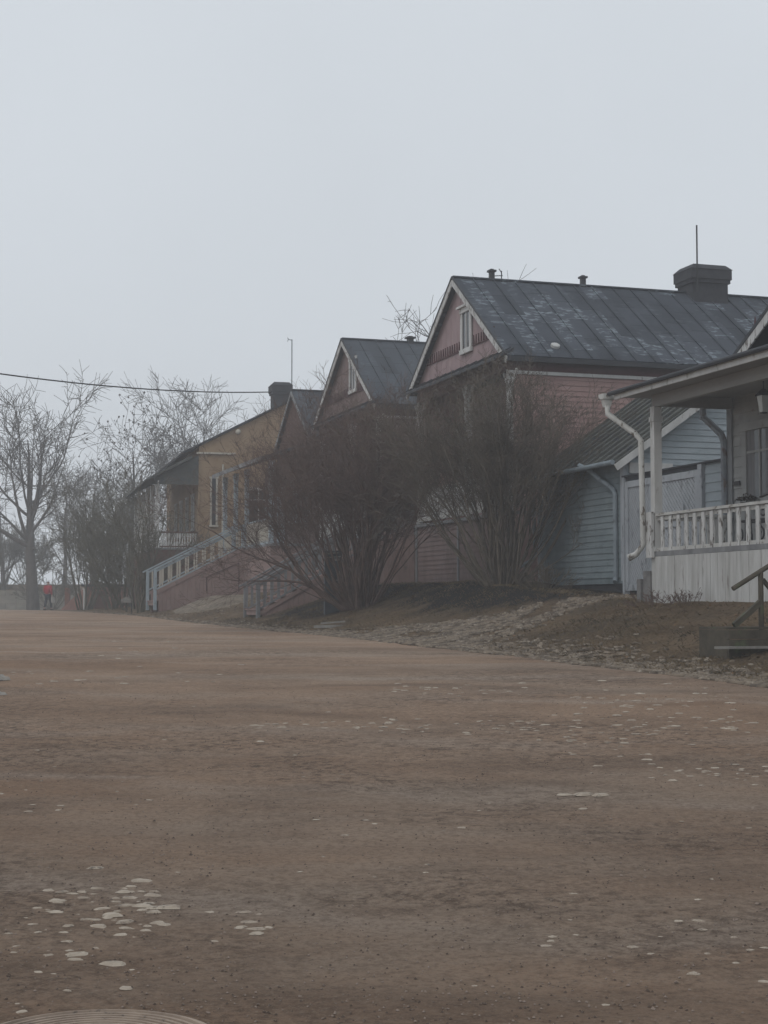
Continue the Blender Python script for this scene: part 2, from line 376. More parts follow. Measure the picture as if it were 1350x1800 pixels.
# ground materials
def ground_mat(name, kind):
    m = bpy.data.materials.new(name); m.use_nodes = True
    t = m.node_tree; N = t.nodes; L = t.links; bs = N['Principled BSDF']
    bs.inputs['Roughness'].default_value = .95; bs.inputs['Specular IOR Level'].default_value = .12
    tc = N.new('ShaderNodeTexCoord')
    def nz(s, st=(1, 1, 1), d=8, r=.6, rot=0):
        mp = N.new('ShaderNodeMapping'); mp.inputs['Scale'].default_value = st; mp.inputs['Rotation'].default_value = (0, 0, rot)
        L.new(tc.outputs['Object'], mp.inputs[0])
        n = N.new('ShaderNodeTexNoise'); n.inputs['Scale'].default_value = s; n.inputs['Detail'].default_value = d; n.inputs['Roughness'].default_value = r
        L.new(mp.outputs[0], n.inputs[0]); return n.outputs[0]
    def mr(src, a, b, c=0., d=1.):
        r = N.new('ShaderNodeMapRange'); L.new(src, r.inputs[0])
        for i, v in enumerate((a, b, c, d)): r.inputs[i + 1].default_value = v
        return r.outputs[0]
    def mix(fac, a, b):
        mx = N.new('ShaderNodeMix'); mx.data_type = 'RGBA'; L.new(fac, mx.inputs[0])
        for k, q in ((6, a), (7, b)):
            if isinstance(q, tuple): mx.inputs[k].default_value = q + (1,)
            else: L.new(q, mx.inputs[k])
        return mx.outputs[2]
    if kind == 'road':
        c = mix(mr(nz(.22, (1, 1, 1), 5), .35, .65), (.365, .238, .160), (.485, .342, .246))
        c = mix(mr(nz(.40, (.35, 1.0, 1), 5, .62, .45), .47, .66, 0, .8), c, (.42, .335, .265))
        c = mix(mr(nz(1.3, (.6, 1, 1), 8, .72, .3), .5, .68, 0, .55), c, (.175, .122, .090))
        sp = N.new('ShaderNodeSeparateXYZ'); L.new(tc.outputs['Object'], sp.inputs[0])
        def m2(op, a_, b_):
            q = N.new('ShaderNodeMath'); q.operation = op
            for i_, v_ in enumerate((a_, b_)):
                if isinstance(v_, (int, float)): q.inputs[i_].default_value = v_
                else: L.new(v_, q.inputs[i_])
            return q.outputs[0]
        # dry wheel tracks swinging across the square
        vv = m2('ADD', m2('ADD', sp.outputs[1], m2('MULTIPLY', sp.outputs[0], .16)), m2('MULTIPLY', nz(.22, (1, 1, 1), 3), 5.0))
        tri = m2('PINGPONG', vv, 1.35)
        trk = m2('MULTIPLY', mr(tri, .95, 1.3), mr(nz(.9, (.35, 1, 1), 6, .7), .38, .62))
        c = mix(m2('MULTIPLY', trk, .7), c, (.50, .40, .325))
        dmp = m2('MULTIPLY', mr(tri, .5, .15), mr(nz(.7, (.4, 1, 1), 6, .7), .42, .64))
        c = mix(m2('MULTIPLY', dmp, .5), c, (.165, .115, .086))
        # churned, damp patches: darker crumbs only where the coarse noise says so
        msk = mr(nz(.55, (.7, 1, 1), 5, .6, .2), .42, .60)
        def mul(a_, b_):
            q = N.new('ShaderNodeMath'); q.operation = 'MULTIPLY'; L.new(a_, q.inputs[0]); L.new(b_, q.inputs[1]); return q.outputs[0]
        c = mix(mul(msk, mr(nz(11, (1, 1, 1), 9, .78), .46, .60, 0, .85)), c, (.115, .080, .060))
        c = mix(mr(nz(26, (1, 1, 1), 6, .75), .46, .66, 0, .6), c, (.150, .106, .080))
        c = mix(mul(msk, mr(nz(38, (1, 1, 1), 4, .7), .58, .68, 0, .8)), c, (.42, .35, .28))
        c = mix(mr(nz(60, (1, 1, 1), 3, .75), .55, .68, 0, .55), c, (.44, .36, .29))
        c = mix(mr(nz(48, (1, 1, 1), 3, .75, .8), .58, .70, 0, .5), c, (.13, .092, .068))
        L.new(c, bs.inputs['Base Color'])
        hsrc = nz(7, (1, 1, 1), 12, .82); dist = .075
    else:
        c = mix(mr(nz(.9, (1, 1, 1), 7, .65), .38, .62), (.130, .092, .060), (.215, .155, .100))
        c = mix(mr(nz(.45, (1, 1, 1), 4, .5), .5, .62, 0, .6), c, (.065, .055, .044))
        c = mix(mr(nz(14, (1, 1, 1), 6, .7), .5, .65, 0, .7), c, (.05, .042, .032))
        c = mix(mr(nz(45, (1, 1, 1), 3, .7), .6, .7, 0, .5), c, (.19, .16, .12))
        # dark soil with the bushes' shade painted into its colour (the bush bed between the pink veranda and the blue shed)
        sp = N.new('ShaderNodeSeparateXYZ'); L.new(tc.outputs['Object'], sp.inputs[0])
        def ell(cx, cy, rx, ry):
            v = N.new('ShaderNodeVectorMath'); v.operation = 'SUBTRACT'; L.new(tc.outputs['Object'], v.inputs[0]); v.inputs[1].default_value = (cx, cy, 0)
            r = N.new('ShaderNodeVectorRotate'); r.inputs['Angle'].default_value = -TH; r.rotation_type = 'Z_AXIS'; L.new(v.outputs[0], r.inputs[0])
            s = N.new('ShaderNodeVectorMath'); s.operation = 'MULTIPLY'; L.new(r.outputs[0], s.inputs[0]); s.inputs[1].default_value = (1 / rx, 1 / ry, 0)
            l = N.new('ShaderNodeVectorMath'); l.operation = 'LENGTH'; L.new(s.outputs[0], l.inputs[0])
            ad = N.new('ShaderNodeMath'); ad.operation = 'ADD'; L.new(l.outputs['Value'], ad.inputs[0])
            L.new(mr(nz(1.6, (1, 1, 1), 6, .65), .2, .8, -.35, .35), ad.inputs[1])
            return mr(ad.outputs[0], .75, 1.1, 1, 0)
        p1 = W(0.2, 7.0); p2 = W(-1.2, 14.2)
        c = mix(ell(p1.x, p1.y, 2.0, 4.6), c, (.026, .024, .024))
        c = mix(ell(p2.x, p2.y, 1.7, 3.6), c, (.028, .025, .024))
        L.new(c, bs.inputs['Base Color'])
        hsrc = nz(7, (1, 1, 1), 12, .75); dist = .11
    bp = N.new('ShaderNodeBump'); bp.inputs['Strength'].default_value = 1; bp.inputs['Distance'].default_value = dist
    L.new(hsrc, bp.inputs['Height']); L.new(bp.outputs[0], bs.inputs['Normal'])
    return m
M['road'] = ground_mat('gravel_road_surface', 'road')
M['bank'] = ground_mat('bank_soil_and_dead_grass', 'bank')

# ------------------------------------------------------------------ ground
def strip_grid(name, avals, bvals, m):
    v, f = [], []
    na, nb = len(avals), len(bvals)
    for a in avals:
        for b in bvals:
            p = W(b, a); v.append((p.x, p.y, H(p.x, p.y)))
    for i in range(na - 1):
        for j in range(nb - 1):
            f.append((i * nb + j, i * nb + j + 1, (i + 1) * nb + j + 1, (i + 1) * nb + j))
    me = bpy.data.meshes.new(name); me.from_pydata(v, [], f); me.materials.append(m)
    me.polygons.foreach_set('use_smooth', [True] * len(f))
    o = bpy.data.objects.new(name, me); col.objects.link(o)
    return o
def graded(*segs):
    r = []
    for (a, b, d) in segs:
        n = max(1, int(round((b - a) / d))); r += [a + (b - a) * i / n for i in range(n)]
    r.append(segs[-1][1]); return r
avals = graded((-150, -40, 10), (-40, -22, 1.0), (-22, -9, .12), (-9, 16, .33), (16, 45, .6), (45, 84, 1.3), (84, 110, 1.0), (110, 170, 6))
road = strip_grid('road', avals, graded((-150, -40, 8), (-40, -22, 1.5), (-22, -16, .4), (-16, -5.2, .12), (-5.2, EDGE, .2)), M['road'])
tag(road, kind='structure')
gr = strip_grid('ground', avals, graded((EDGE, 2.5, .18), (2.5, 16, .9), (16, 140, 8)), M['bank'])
tag(gr, kind='structure')

# ------------------------------------------------------------------ building helpers (row coordinates: x = b, y = a, z)
def siding(mb, plane, pos, sgn, rng, z0, z1, h=.125, t=.018):
    """lapped boards. plane 'b': wall in x = pos facing sgn*x, runs along y; plane 'a': wall in y = pos. rng(z) -> (u0, u1)"""
    z = z0
    while z < z1 - .004:
        zt = min(z + h, z1)
        u0, u1 = rng(z); v0, v1 = rng(zt)
        if u1 - u0 > .02:
            if v1 - v0 < 0: v0 = v1 = (v0 + v1) / 2
            def P_(u, zz, off):
                return (pos + sgn * off, u, zz) if plane == 'b' else (u, pos + sgn * off, zz)
            mb.quad(P_(u0, z, t), P_(u1, z, t), P_(v1, zt, .002), P_(v0, zt, .002))
            mb.quad(P_(u0, z, 0), P_(u1, z, 0), P_(u1, z, t), P_(u0, z, t))
        z = zt
def vboards(mb, plane, pos, sgn, u0, u1, zlo, zhi, w=.12, t=.022, gap=.006, rnd=None):
    """upright boards; zlo / zhi functions of u or numbers"""
    fl = zlo if callable(zlo) else (lambda u: zlo)
    fh = zhi if callable(zhi) else (lambda u: zhi)
    n = max(1, int(round((u1 - u0) / w))); ww = (u1 - u0) / n
    for i in range(n):
        a, b = u0 + i * ww + gap / 2, u0 + (i + 1) * ww - gap / 2
        tt = t + (rnd.uniform(-.004, .004) if rnd else 0)
        if plane == 'b':
            poly = [(pos, a, fl(a)), (pos, b, fl(b)), (pos, b, fh(b)), (pos, a, fh(a))]; off = (sgn * tt, 0, 0)
        else:
            poly = [(a, pos, fl(a)), (b, pos, fl(b)), (b, pos, fh(b)), (a, pos, fh(a))]; off = (0, sgn * tt, 0)
        if min(fh(a) - fl(a), fh(b) - fl(b)) > .0: mb.prism(poly, off)

def gable_roof(x0, x1, yc, hw, zr_, slope, th=.07, seam=.55):
    """ridge along x; returns MB of two slabs with standing seams"""
    mb = MB(); ze = zr_ - slope * hw
    for s in (-1, 1):
        r0, r1 = (x0, yc, zr_), (x1, yc, zr_)
        e0, e1 = (x0, yc + s * hw, ze), (x1, yc + s * hw, ze)
        nrm = Vector((0, s * slope, 1)).normalized()
        mb.prism([r0, r1, e1, e0] if s > 0 else [r0, e0, e1, r1], tuple(-nrm * th))
        n = int((x1 - x0) / seam)
        for i in range(1, n + 1):
            x = x0 + i * seam + math.sin(i * 2.3 + x0) * .035
            if x > x1 - .1: break
            mb.bar(Vector((x, yc + s * .03, zr_ - slope * .03)) + nrm * .012, Vector((x, yc + s * (hw - .01), ze + slope * .01)) + nrm * .012, .022, .04, up=nrm)
    mb.bar((x0 - .01, yc, zr_ + .015), (x1, yc, zr_ + .015), .13, .04)
    return mb
def chimney(mb, x0, x1, y0, y1, z0, z1):
    mb.box(x0, x1, y0, y1, z0, z1 - .42)
    e = .05
    mb.box(x0 - e, x1 + e, y0 - e, y1 + e, z1 - .50, z1 - .40)
    e = .08
    mb.box(x0 - e, x1 + e, y0 - e, y1 + e, z1 - .40, z1 - .14)
    # sloping cap
    xa, xb, ya, yb = x0 - e - .02, x1 + e + .02, y0 - e - .02, y1 + e + .02
    n = len(mb.v)
    mb.v += [(xa, ya, z1 - .14), (xb, ya, z1 - .14), (xb, yb, z1 - .14), (xa, yb, z1 - .14),
             (xa + .14, ya + .14, z1), (xb - .14, ya + .14, z1), (xb - .14, yb - .14, z1), (xa + .14, yb - .14, z1)]
    mb.f += [tuple(n + i for i in t) for t in ((3, 2, 1, 0), (4, 5, 6, 7), (0, 1, 5, 4), (1, 2, 6, 5), (2, 3, 7, 6), (3, 0, 4, 7))]
def vent(mb, x, y, z, h=.42, w=.16):
    mb.box(x - w / 2, x + w / 2, y - w / 2, y + w / 2, z - .1, z + h - .08)
    mb.box(x - w * .8, x + w * .8, y - w * .8, y + w * .8, z + h - .08, z + h - .03)
    mb.box(x - w * .35, x + w * .35, y - w * .35, y + w * .35, z + h - .03, z + h)

def window(parent, org, plane, pos, sgn, u0, u1, z0, z1, fw=.09, mullions=1, transom=None, curtain=False, mframe='white'):
    fr = MB()
    def bx(mb, a, b, za, zb, o0, o1):
        lo, hi = sorted((pos + sgn * o0, pos + sgn * o1))
        if plane == 'b': mb.box(lo, hi, a, b, za, zb)
        else: mb.box(a, b, lo, hi, za, zb)
    bx(fr, u0, u0 + fw, z0 + fw, z1 - fw, .022, .06); bx(fr, u1 - fw, u1, z0 + fw, z1 - fw, .022, .06)
    bx(fr, u0 - .03, u1 + .03, z1 - fw, z1, .022, .075); bx(fr, u0 - .03, u1 + .03, z0, z0 + fw, .022, .08)
    iw = u1 - u0 - 2 * fw
    for k in range(mullions):
        c = u0 + fw + iw * (k + 1) / (mullions + 1); bx(fr, c - .02, c + .02, z0 + fw, z1 - fw, .024, .048)
    if transom:
        bx(fr, u0 + fw, u1 - fw, transom - .02, transom + .02, .0225, .0465)
    w_ = fr.build('window', M[mframe], parent, org)
    g = MB(); bx(g, u0 + fw * .7, u1 - fw * .7, z0 + fw * .7, z1 - fw * .7, .020, .030)
    g.build('pane', M['glass'], w_, org)
    if curtain:
        c = MB()
        for (a, b) in ((u0 + fw, u0 + fw + iw * .28), (u1 - fw - iw * .28, u1 - fw)):
            bx(c, a, b, z0 + fw, z1 - fw, .0302, .0315)
        c.build('curtain', M['curtain'], w_, org)
    return w_

def stairs(house, org, a0, a1, b_top, b_bot, z_top, z_bot, slope, mpanel, mrail, mbal, side_gz, floor_b=None, pair=True):
    """flight coming down towards the street (towards -x). a0 = side the camera sees."""
    rnd = random.Random(5)
    st = MB()
    lo = lambda b: z_bot - .12 if side_gz is None else side_gz(b)
    top = lambda b: min(z_top, z_top + (b - b_top) * slope)
    for (pos, sg) in ((a0, -1), (a1, 1)):
        vboards(st, 'a', pos, sg, b_bot + .12, b_top, lambda b: lo(b), lambda b: max(lo(b) + .01, top(b) - .02), w=.14, rnd=rnd)
        st.bar((b_bot + .02, pos + sg * .035, top(b_bot) + .0), (b_top, pos + sg * .035, top(b_top)), .03, .10)
    n = max(3, int(round((z_top - z_bot) / .175)))
    run = (b_top - b_bot) / n
    for i in range(n):
        z = z_bot + (i + 1) * (z_top - z_bot) / n - .04
        b = b_bot + i * run
        st.box(b - .03, b + run, a0 + .003, a1 - .003, z - .04, z)
        st.box(b + .01, b + .03, a0 + .003, a1 - .003, z - .17, z - .042)
    sc_ = st.build('staircase', M[mpanel], house, org, fix=True)
    for (pos, sg) in ((a0, -1), (a1, 1)):
        r = MB()
        y = pos + sg * .035
        hb = .85
        bs_ = b_bot + (.0 if sg < 0 else 0)
        r.bar((bs_ - .18, y, top(bs_) + hb - .18 * slope), (b_top, y, top(b_top) + hb), .10, .045)
        r.bar((bs_, y, top(bs_) + hb - .10), (b_top, y, top(b_top) + hb - .10), .03, .07)
        r.bar((bs_, y, top(bs_) + .12), (b_top, y, top(b_top) + .12), .035, .05)
        r.box(bs_ - .05, bs_ + .05, y - .05, y + .05, z_bot - .2, top(bs_) + hb - .03)
        r.box(b_top - .10, b_top, y - .05, y + .05, z_top, top(b_top) + hb - .03)
        r.build('railing', M[mrail], sc_, org)
        bl = MB()
        b = bs_ + .14
        k = 0
        while b < b_top - .16:
            wd = .07 if not pair else (.05 if k % 2 == 0 else .05)
            for off in ((0,) if not pair else (0, .085)):
                bb = b + off
                bl.prism([(bb, y - .012, top(bb) + .14), (bb + wd, y - .012, top(bb + wd) + .14), (bb + wd, y - .012, top(bb + wd) + hb - .13), (bb, y - .012, top(bb) + hb - .13)], (0, .024, 0))
            b += .30 if pair else .19
            k += 1
        bl.build('baluster_row', M[mbal], sc_, org, fix=True)
    return sc_

def straight_railing(house, org, y0, y1, x, z0, z1, mr_='white_rail', mb_='white_peel', w=.065, sp=.145, axis='y', base=True, name='railing'):
    r = MB()
    def bx(mb, a, b, xo0, xo1, za, zb):
        if axis == 'y': mb.box(x + xo0, x + xo1, a, b, za, zb)
        else: mb.box(a, b, x + xo0, x + xo1, za, zb)
    bx(r, y0, y1, -.06, .06, z1 - .045, z1)
    bx(r, y0, y1, -.02, .02, z1 - .115, z1 - .05)
    if base: bx(r, y0, y1, -.04, .045, z0 - .13, z0)
    ro = r.build(name, M[mr_], house, org)
    b = MB(); n = int((y1 - y0) / sp); rnd = random.Random(3)
    s0 = (y1 - y0 - n * sp) / 2
    for i in range(n):
        c = y0 + s0 + (i + .5) * sp + rnd.uniform(-.006, .006)
        bx(b, c - w / 2, c + w / 2, -.045, -.0205, z0 - .06 if base else z0, z1 - .058)
    b.build('baluster_row', M[mb_], ro, org)
    return ro

def posts(house, org, ys, x, z0, z1, w=.13, m='white_peel', cap=True):
    for y in ys:
        p = MB(); p.box(x - w / 2, x + w / 2, y - w / 2, y + w / 2, z0, z1 - .25)
        p.box(x - w * .62, x + w * .62, y - w * .62, y + w * .62, z1 - .25, z1 - .17)
        p.box(x - w / 2, x + w / 2, y - w / 2, y + w / 2, z1 - .17, z1)
        p.box(x - w * .6, x + w * .6, y - w * .6, y + w * .6, z0, z0 + .07)
        if cap:
            for s in (-1, 1):
                p.bar((x, y + s * .06, z1 - .45), (x, y + s * .40, z1 - .04), .05, .06)
        p.build('post', M[m], house, org)

# ------------------------------------------------------------------ pink gable houses
def gable_house(name, label, group, b0, yc, hw, zbase, zridge, slope, depth, floor_z, wallmat, skirtmat, roofmat,
                detail=True, win=True, seam=.55):
    org = (b0, yc, zbase)
    h = empty(name, W(*org), TH)
    tag(h, label, 'house', group)
    ze = zridge - slope * hw
    wy0, wy1 = yc - hw + .28, yc + hw - .28
    zg = zridge - slope * (hw - .28) - .08            # wall top at the eaves
    # roof
    rf = gable_roof(b0 - .18, b0 + depth + .3, yc, hw, zridge, slope, seam=seam).build('roof', roofmat, h, org, fix=True)
    # gable wall of upright boards
    g = MB()
    pz = zg - .10
    gt = lambda y: zridge - .09 - slope * abs(y - yc)
    n = int((wy1 - wy0) / .13)
    vboards(g, 'b', b0 + .02, -1, wy0, wy1, pz, gt, w=.13, rnd=random.Random(2))
    g.box(b0 + .021, b0 + .10, wy0, wy1, pz - .05, zg)
    g.build('gable_wall', wallmat, h, org, fix=True)
    # side walls
    s = MB()
    siding(s, 'a', wy0, -1, lambda z: (b0 + .1 if z > floor_z + .2 or True else b0, b0 + depth), zbase + .15, zg + .02)
    s.box(b0 + .1, b0 + depth, wy0 + .003, wy0 + .2, zbase - .3, zg)
    s.box(b0 + .1, b0 + depth, wy1 - .2, wy1, zbase - .3, zg)
    s.box(b0 + depth - .2, b0 + depth - .003, wy0 + .21, wy1 - .21, zbase - .3, zg + .1)
    s.build('wall', M['salmon'] if detail else wallmat, h, org, fix=False)
    # inner wall behind the veranda
    iw = MB(); siding(iw, 'b', b0 + 1.55, -1, lambda z: (wy0 + .2, wy1 - .2), floor_z, zg - .02)
    iw.box(b0 + 1.555, b0 + 1.7, wy0 + .2, wy1 - .2, floor_z, zg - .02)
    iw.build('inner_wall', wallmat, h, org)
    for c in (yc - 1.9, yc + 1.2):
        window(h, org, 'b', b0 + 1.55, -1, c - .5, c + .5, floor_z + .8, floor_z + 2.2, transom=floor_z + 1.75)
    # veranda floor and skirt
    fl = MB(); fl.box(b0 - .06, b0 + 1.54, wy0 - .02, wy1 + .05, floor_z - .08, floor_z)
    fl.build('veranda_floor', M['grey_rail'], h, org)
    sk = MB(); siding(sk, 'b', b0, -1, lambda z: (wy0, wy1), zbase + .05, floor_z - .09)
    sk.box(b0 + .003, b0 + .08, wy0, wy1, zbase + .05, floor_z - .09)
    siding(sk, 'a', wy0 - .0025, -1, lambda z: (b0, b0 + .099), zbase + .05, floor_z - .09)
    sk.build('skirt', skirtmat, h, org)
    for y in (wy0, yc + .08, wy1 - .02):
        cb = MB()
        cb.box(b0 - .045, b0 - .019, y - .05, y + .05, zbase + .0, floor_z - .085)
        cb.build('corner_board', M['grey_rail'], h, org)
    for y in np.linspace(wy0 + .3, wy1 - .3, 4):
        ps = MB(); ps.box(b0 + .01, b0 + .4, y - .2, y + .2, zbase - .5, zbase + .045)
        ps.build('stone_pier', M['stone'], h, org)
    posts(h, org, (wy0 + .1, yc - .45, wy1 - .1), b0 + .06, floor_z, pz - .30, w=.15, m='white_peel')
    straight_railing(h, org, wy0 + .18, wy1 - .18, b0 + .06, floor_z + .2, floor_z + .92)
    # beam and small pent roof below the gable
    bm = MB(); bm.box(b0 - .01, b0 + .16, wy0, wy1, pz - .30, pz - .052)
    bm.build('beam', skirtmat, h, org)
    pt = MB()
    pt.prism([(b0 + .01, wy0 - .25, pz + .17), (b0 - .50, wy0 - .25, pz - .10), (b0 - .50, wy0 - .25, pz - .16), (b0 + .01, wy0 - .25, pz + .11)], (0, wy1 - wy0 + .5, 0))
    y = wy0 - .1
    while y < wy1 + .2:
        pt.bar((b0 - .48, y, pz - .075), (b0 - .005, y, pz + .19), .02, .03); y += .55
    pt.build('pent_roof', M['roof_plain'], h, org, fix=True)
    # bargeboards
    bb = MB(); dk = MB()
    for s_ in (-1, 1):
        sgn = Vector((0, s_, -slope)).normalized()
        p0 = Vector((b0 - .195, yc, zridge - .12)); L_ = hw * math.sqrt(1 + slope * slope) + .02
        bb.bar(p0, p0 + sgn * L_, .025, .16, up=(0, s_ * slope, 1))
        p1 = Vector((b0 - .205, yc, zridge + .005))
        dk.bar(p1, p1 + sgn * L_, .03, .05, up=(0, s_ * slope, 1))
    bb.build('bargeboard', M['white_peel'], h, org)
    dk.build('verge_cap', M['roof_plain'], h, org)
    # dark strip painting in the shade under the eaves, pale frieze
    fz = MB()
    fz.box(b0 - .05, b0 + depth, wy0 - .06, wy0 - .02, zg - .52, zg - .44)
    fz.build('frieze', M['white'], h, org)
    eb = MB(); eb.box(b0 - .05, b0 + depth, wy0 - .045, wy0 - .0205, zg - .435, zg - .03); eb.build('eaves_shade_strip', M['fringe'], h, org)
    gt2 = MB()
    gt2.box(b0 - .2, b0 + depth, yc - hw - .02, yc - hw + .03, ze - .14, ze - .03)
    gt2.build('gutter', M['roof_plain'], h, org)
    sf = MB(); sf.box(b0 - .1, b0 + depth, yc - hw + .035, wy0 - .022, ze - .07, ze - .05); sf.build('soffit', M['grey_rail'], h, org)
    # fringe of pointed boards
    fr = MB(); zf = pz + .62
    half = (zridge - .1 - zf) / slope - .1
    y = yc - half
    fr.box(b0 - .03, b0 - .004, yc - half, yc + half, zf - .03, zf - .0)
    while y < yc + half - .02:
        q = [(b0 - .03, y + .015, zf), (b0 - .03, y + .085, zf), (b0 - .03, y + .07, zf + .12), (b0 - .03, y + .05, zf + .24), (b0 - .03, y + .03, zf + .12)]
        fr.prism(q, (.026, 0, 0)); y += .17
    fr.build('fringe', M['fringe'], h, org, fix=True)
    return h, rf, org, (wy0, wy1, zg, ze, pz)

A, A_roof, A_org, (ay0, ay1, azg, aze, apz) = gable_house(
    'wooden_house', 'pink wooden house under the large slate blue sheet roof with a broad chimney', 'pink gabled houses along the street',
    1.62, 13.15, 3.6, 1.95, 9.74, .70, 11.5, 3.62, M['pink'], M['pink_dull'], M['roofA'])
# attic window with its small crown moulding
wdw = window(A, A_org, 'b', 1.62, -1, 12.2, 12.95, 7.72, 8.88, fw=.12, mullions=1)
cr = MB(); cr.box(1.48, 1.597, 12.10, 13.05, 8.885, 8.94); cr.build('crown_moulding', M['white'], wdw, A_org)
# chimney, mast, ridge vents, cap on the roof
c = MB(); chimney(c, 8.02, 9.05, 12.7, 13.55, 9.0, 10.45); c.build('chimney', M['brick_dark'], A_roof, A_org)
c = MB(); c.tube([(8.1, 12.62, 9.7), (8.1, 12.62, 11.45)], .022, 6); c.build('mast', M['metal_dark'], A_roof, A_org)
for bx_ in (2.5, 5.05):
    c = MB(); vent(c, bx_, 13.15, 9.74, .28, .12); c.build('vent_pipe', M['metal_dark'], A_roof, A_org)
c = MB(); c.tube([(2.75, 13.1, 9.7), (2.75, 13.1, 9.98)], .015, 5); c.tube([(2.5, 13.1, 9.83), (2.78, 13.1, 9.86)], .012, 5)
c.tube([(2.75, 13.1, 9.93), (2.68, 13.1, 10.03)], .012, 5)
c.build('bracket', M['metal_dark'], A_roof, A_org)
c = MB(); sl_n = Vector((0, -.70, 1)).normalized(); pc = Vector((2.85, 10.0, 9.74 - .70 * 3.15))
pc2 = pc + sl_n * .06; c.tube([pc + sl_n * .0, pc2, pc2 + sl_n * .02], [.11, .11, .07], 10); c.build('roof_cap', M['white'], A_roof, A_org)
# staircase at the far end of the veranda
ls = MB(); ls.box(1.505, 3.0, 16.80, 18.1, 3.50, 3.6)
ls.build('landing', M['grey_rail'], A, A_org)
def gz_row(a):
    return lambda b: H(*W(b, a).xy) - .05
stA = stairs(A, A_org, 16.7, 18.1, 1.6, -2.75, 3.66, 1.22, .565, 'stair_pink', 'grey_rail', 'grey_rail', gz_row(16.7), pair=False)

Bh, B_roof, B_org, _ = gable_house(
    'wooden_house', 'dull pink wooden house, its gable the middle one of the three dark roofs', 'pink gabled houses along the street',
    1.62, 23.2, 3.5, 1.9, 9.80, .70, 9.5, 3.6, M['pink_dull'], M['pink_dull'], M['roofB'], detail=False)
window(Bh, B_org, 'b', 1.62, -1, 22.1, 22.85, 8.0, 9.12, fw=.10, mullions=1)
c = MB(); vent(c, 3.7, 23.2, 9.8, .2, .18); c.build('vent_pipe', M['metal_dark'], B_roof, B_org)

# ------------------------------------------------------------------ house D: smaller gable, projecting veranda, long staircase
D_org = (1.5, 30.0, 1.85)
D = empty('wooden_house', W(*D_org), TH)
tag(D, 'low pink house with small dark gable and long white railed staircase, before the yellow one', 'house', 'pink gabled houses along the street')
D_roof = gable_roof(1.38, 9.0, 29.3, 2.8, 8.98, .76).build('roof', M['roofB'], D, D_org, fix=True)
g = MB(); vboards(g, 'b', 1.52, -1, 26.8, 31.8, 6.55, lambda y: 8.86 - .76 * abs(y - 29.3), w=.14); g.build('gable_wall', M['brown_skirt'], D, D_org, fix=True)
s = MB(); siding(s, 'b', 1.56, -1, lambda z: (26.8, 33.9), 3.5, 6.5)
s.box(1.563, 9.0, 26.8, 33.9, 1.5, 6.6); s.build('wall', M['pink_dull'], D, D_org)
bb = MB()
for s_ in (-1, 1):
    d_ = Vector((0, s_, -.76)).normalized(); p0 = Vector((1.36, 29.3, 8.88)); bb.bar(p0, p0 + d_ * 3.5, .025, .12, up=(0, s_ * .76, 1))
bb.build('bargeboard', M['grey_paint'], D, D_org)
vr = MB(); vr.prism([(1.55, 26.4, 6.95), (-.35, 26.4, 6.35), (-.35, 26.4, 6.28), (1.55, 26.4, 6.88)], (0, 8.0, 0))
vr.build('veranda_roof', M['roof_plain'], D, D_org, fix=True)
fa = MB(); fa.box(-.38, -.355, 26.4, 34.4, 6.22, 6.36); fa.build('fascia', M['grey_rail'], D, D_org)
fl = MB(); fl.box(-.02, 1.54, 26.5, 34.2, 3.42, 3.5); fl.build('veranda_floor', M['grey_rail'], D, D_org)
sk = MB(); siding(sk, 'b', 0.0, -1, lambda z: (26.6, 34.1), 1.75, 3.42)
siding(sk, 'a', 26.6, -1, lambda z: (0, 1.5), 1.75, 3.42); sk.box(.003, 1.5, 26.603, 34.1, 1.7, 3.41); sk.build('skirt', M['stair_pink'], D, D_org)
posts(D, D_org, (26.8, 30.4, 32.2, 34.05), .06, 3.5, 6.25, w=.14, m='blue_rail')
straight_railing(D, D_org, 26.9, 30.3, .06, 3.62, 4.35, mr_='blue_rail', mb_='cream')
straight_railing(D, D_org, 32.1, 34.0, .06, 3.62, 4.35, mr_='blue_rail', mb_='cream')
for (u0, u1) in ((27.4, 28.4), (29.0, 30.0), (32.6, 33.6)):
    window(D, D_org, 'b', 1.56, -1, u0, u1, 4.3, 5.9, fw=.12, transom=5.35, mframe='blue_rail')
dr = MB(); dr.box(1.49, 1.53, 30.8, 31.8, 3.52, 5.7); dr.build('door', M['blue_rail'], D, D_org)
stD = stairs(D, D_org, 30.5, 32.0, -.02, -3.15, 3.46, 1.5, .505, 'stair_pink', 'blue_rail', 'cream', gz_row(30.5))
hc = MB()
for (p, q) in (((-1.35, 30.465, 1.95), (-1.35, 30.465, 2.45)), ((-1.35, 30.465, 2.45), (-.2, 30.465, 2.95)), ((-.2, 30.465, 1.95), (-.2, 30.465, 2.95))):
    hc.bar(p, q, .02, .02)
hc.build('hatch_outline', M['fringe'], stD, D_org)

# ------------------------------------------------------------------ house E: yellow, gable end to the camera
TH2 = math.atan(.245)
pE = W(-.17, 38.0, 1.6)
E_ = empty('wooden_house', pE, TH2)
tag(E_, 'ochre yellow house, gable end to the square, with a white railed side veranda', 'house')
OE = (0, 0, 1.6)
g = MB()
ez = lambda x: 9.72 - .515 * abs(x - 3.6) if x > -.0 else 7.87
g.prism([(0, 0, 1.4), (7.2, 0, 1.4), (7.2, 0, 7.80), (3.6, 0, 9.66), (0, 0, 7.80)], (0, 12, 0))
g.build('wall', M['yellow'], E_, OE, fix=True)
r = MB()
for s_ in (-1, 1):
    n_ = Vector((s_ * .515, 0, 1)).normalized()
    L0 = 4.25
    r.prism([(3.6, -.12, 9.76), (3.6, 12.2, 9.76), (3.6 + s_ * L0, 12.2, 9.76 - .515 * L0), (3.6 + s_ * L0, -.12, 9.76 - .515 * L0)], tuple(-n_ * .07))
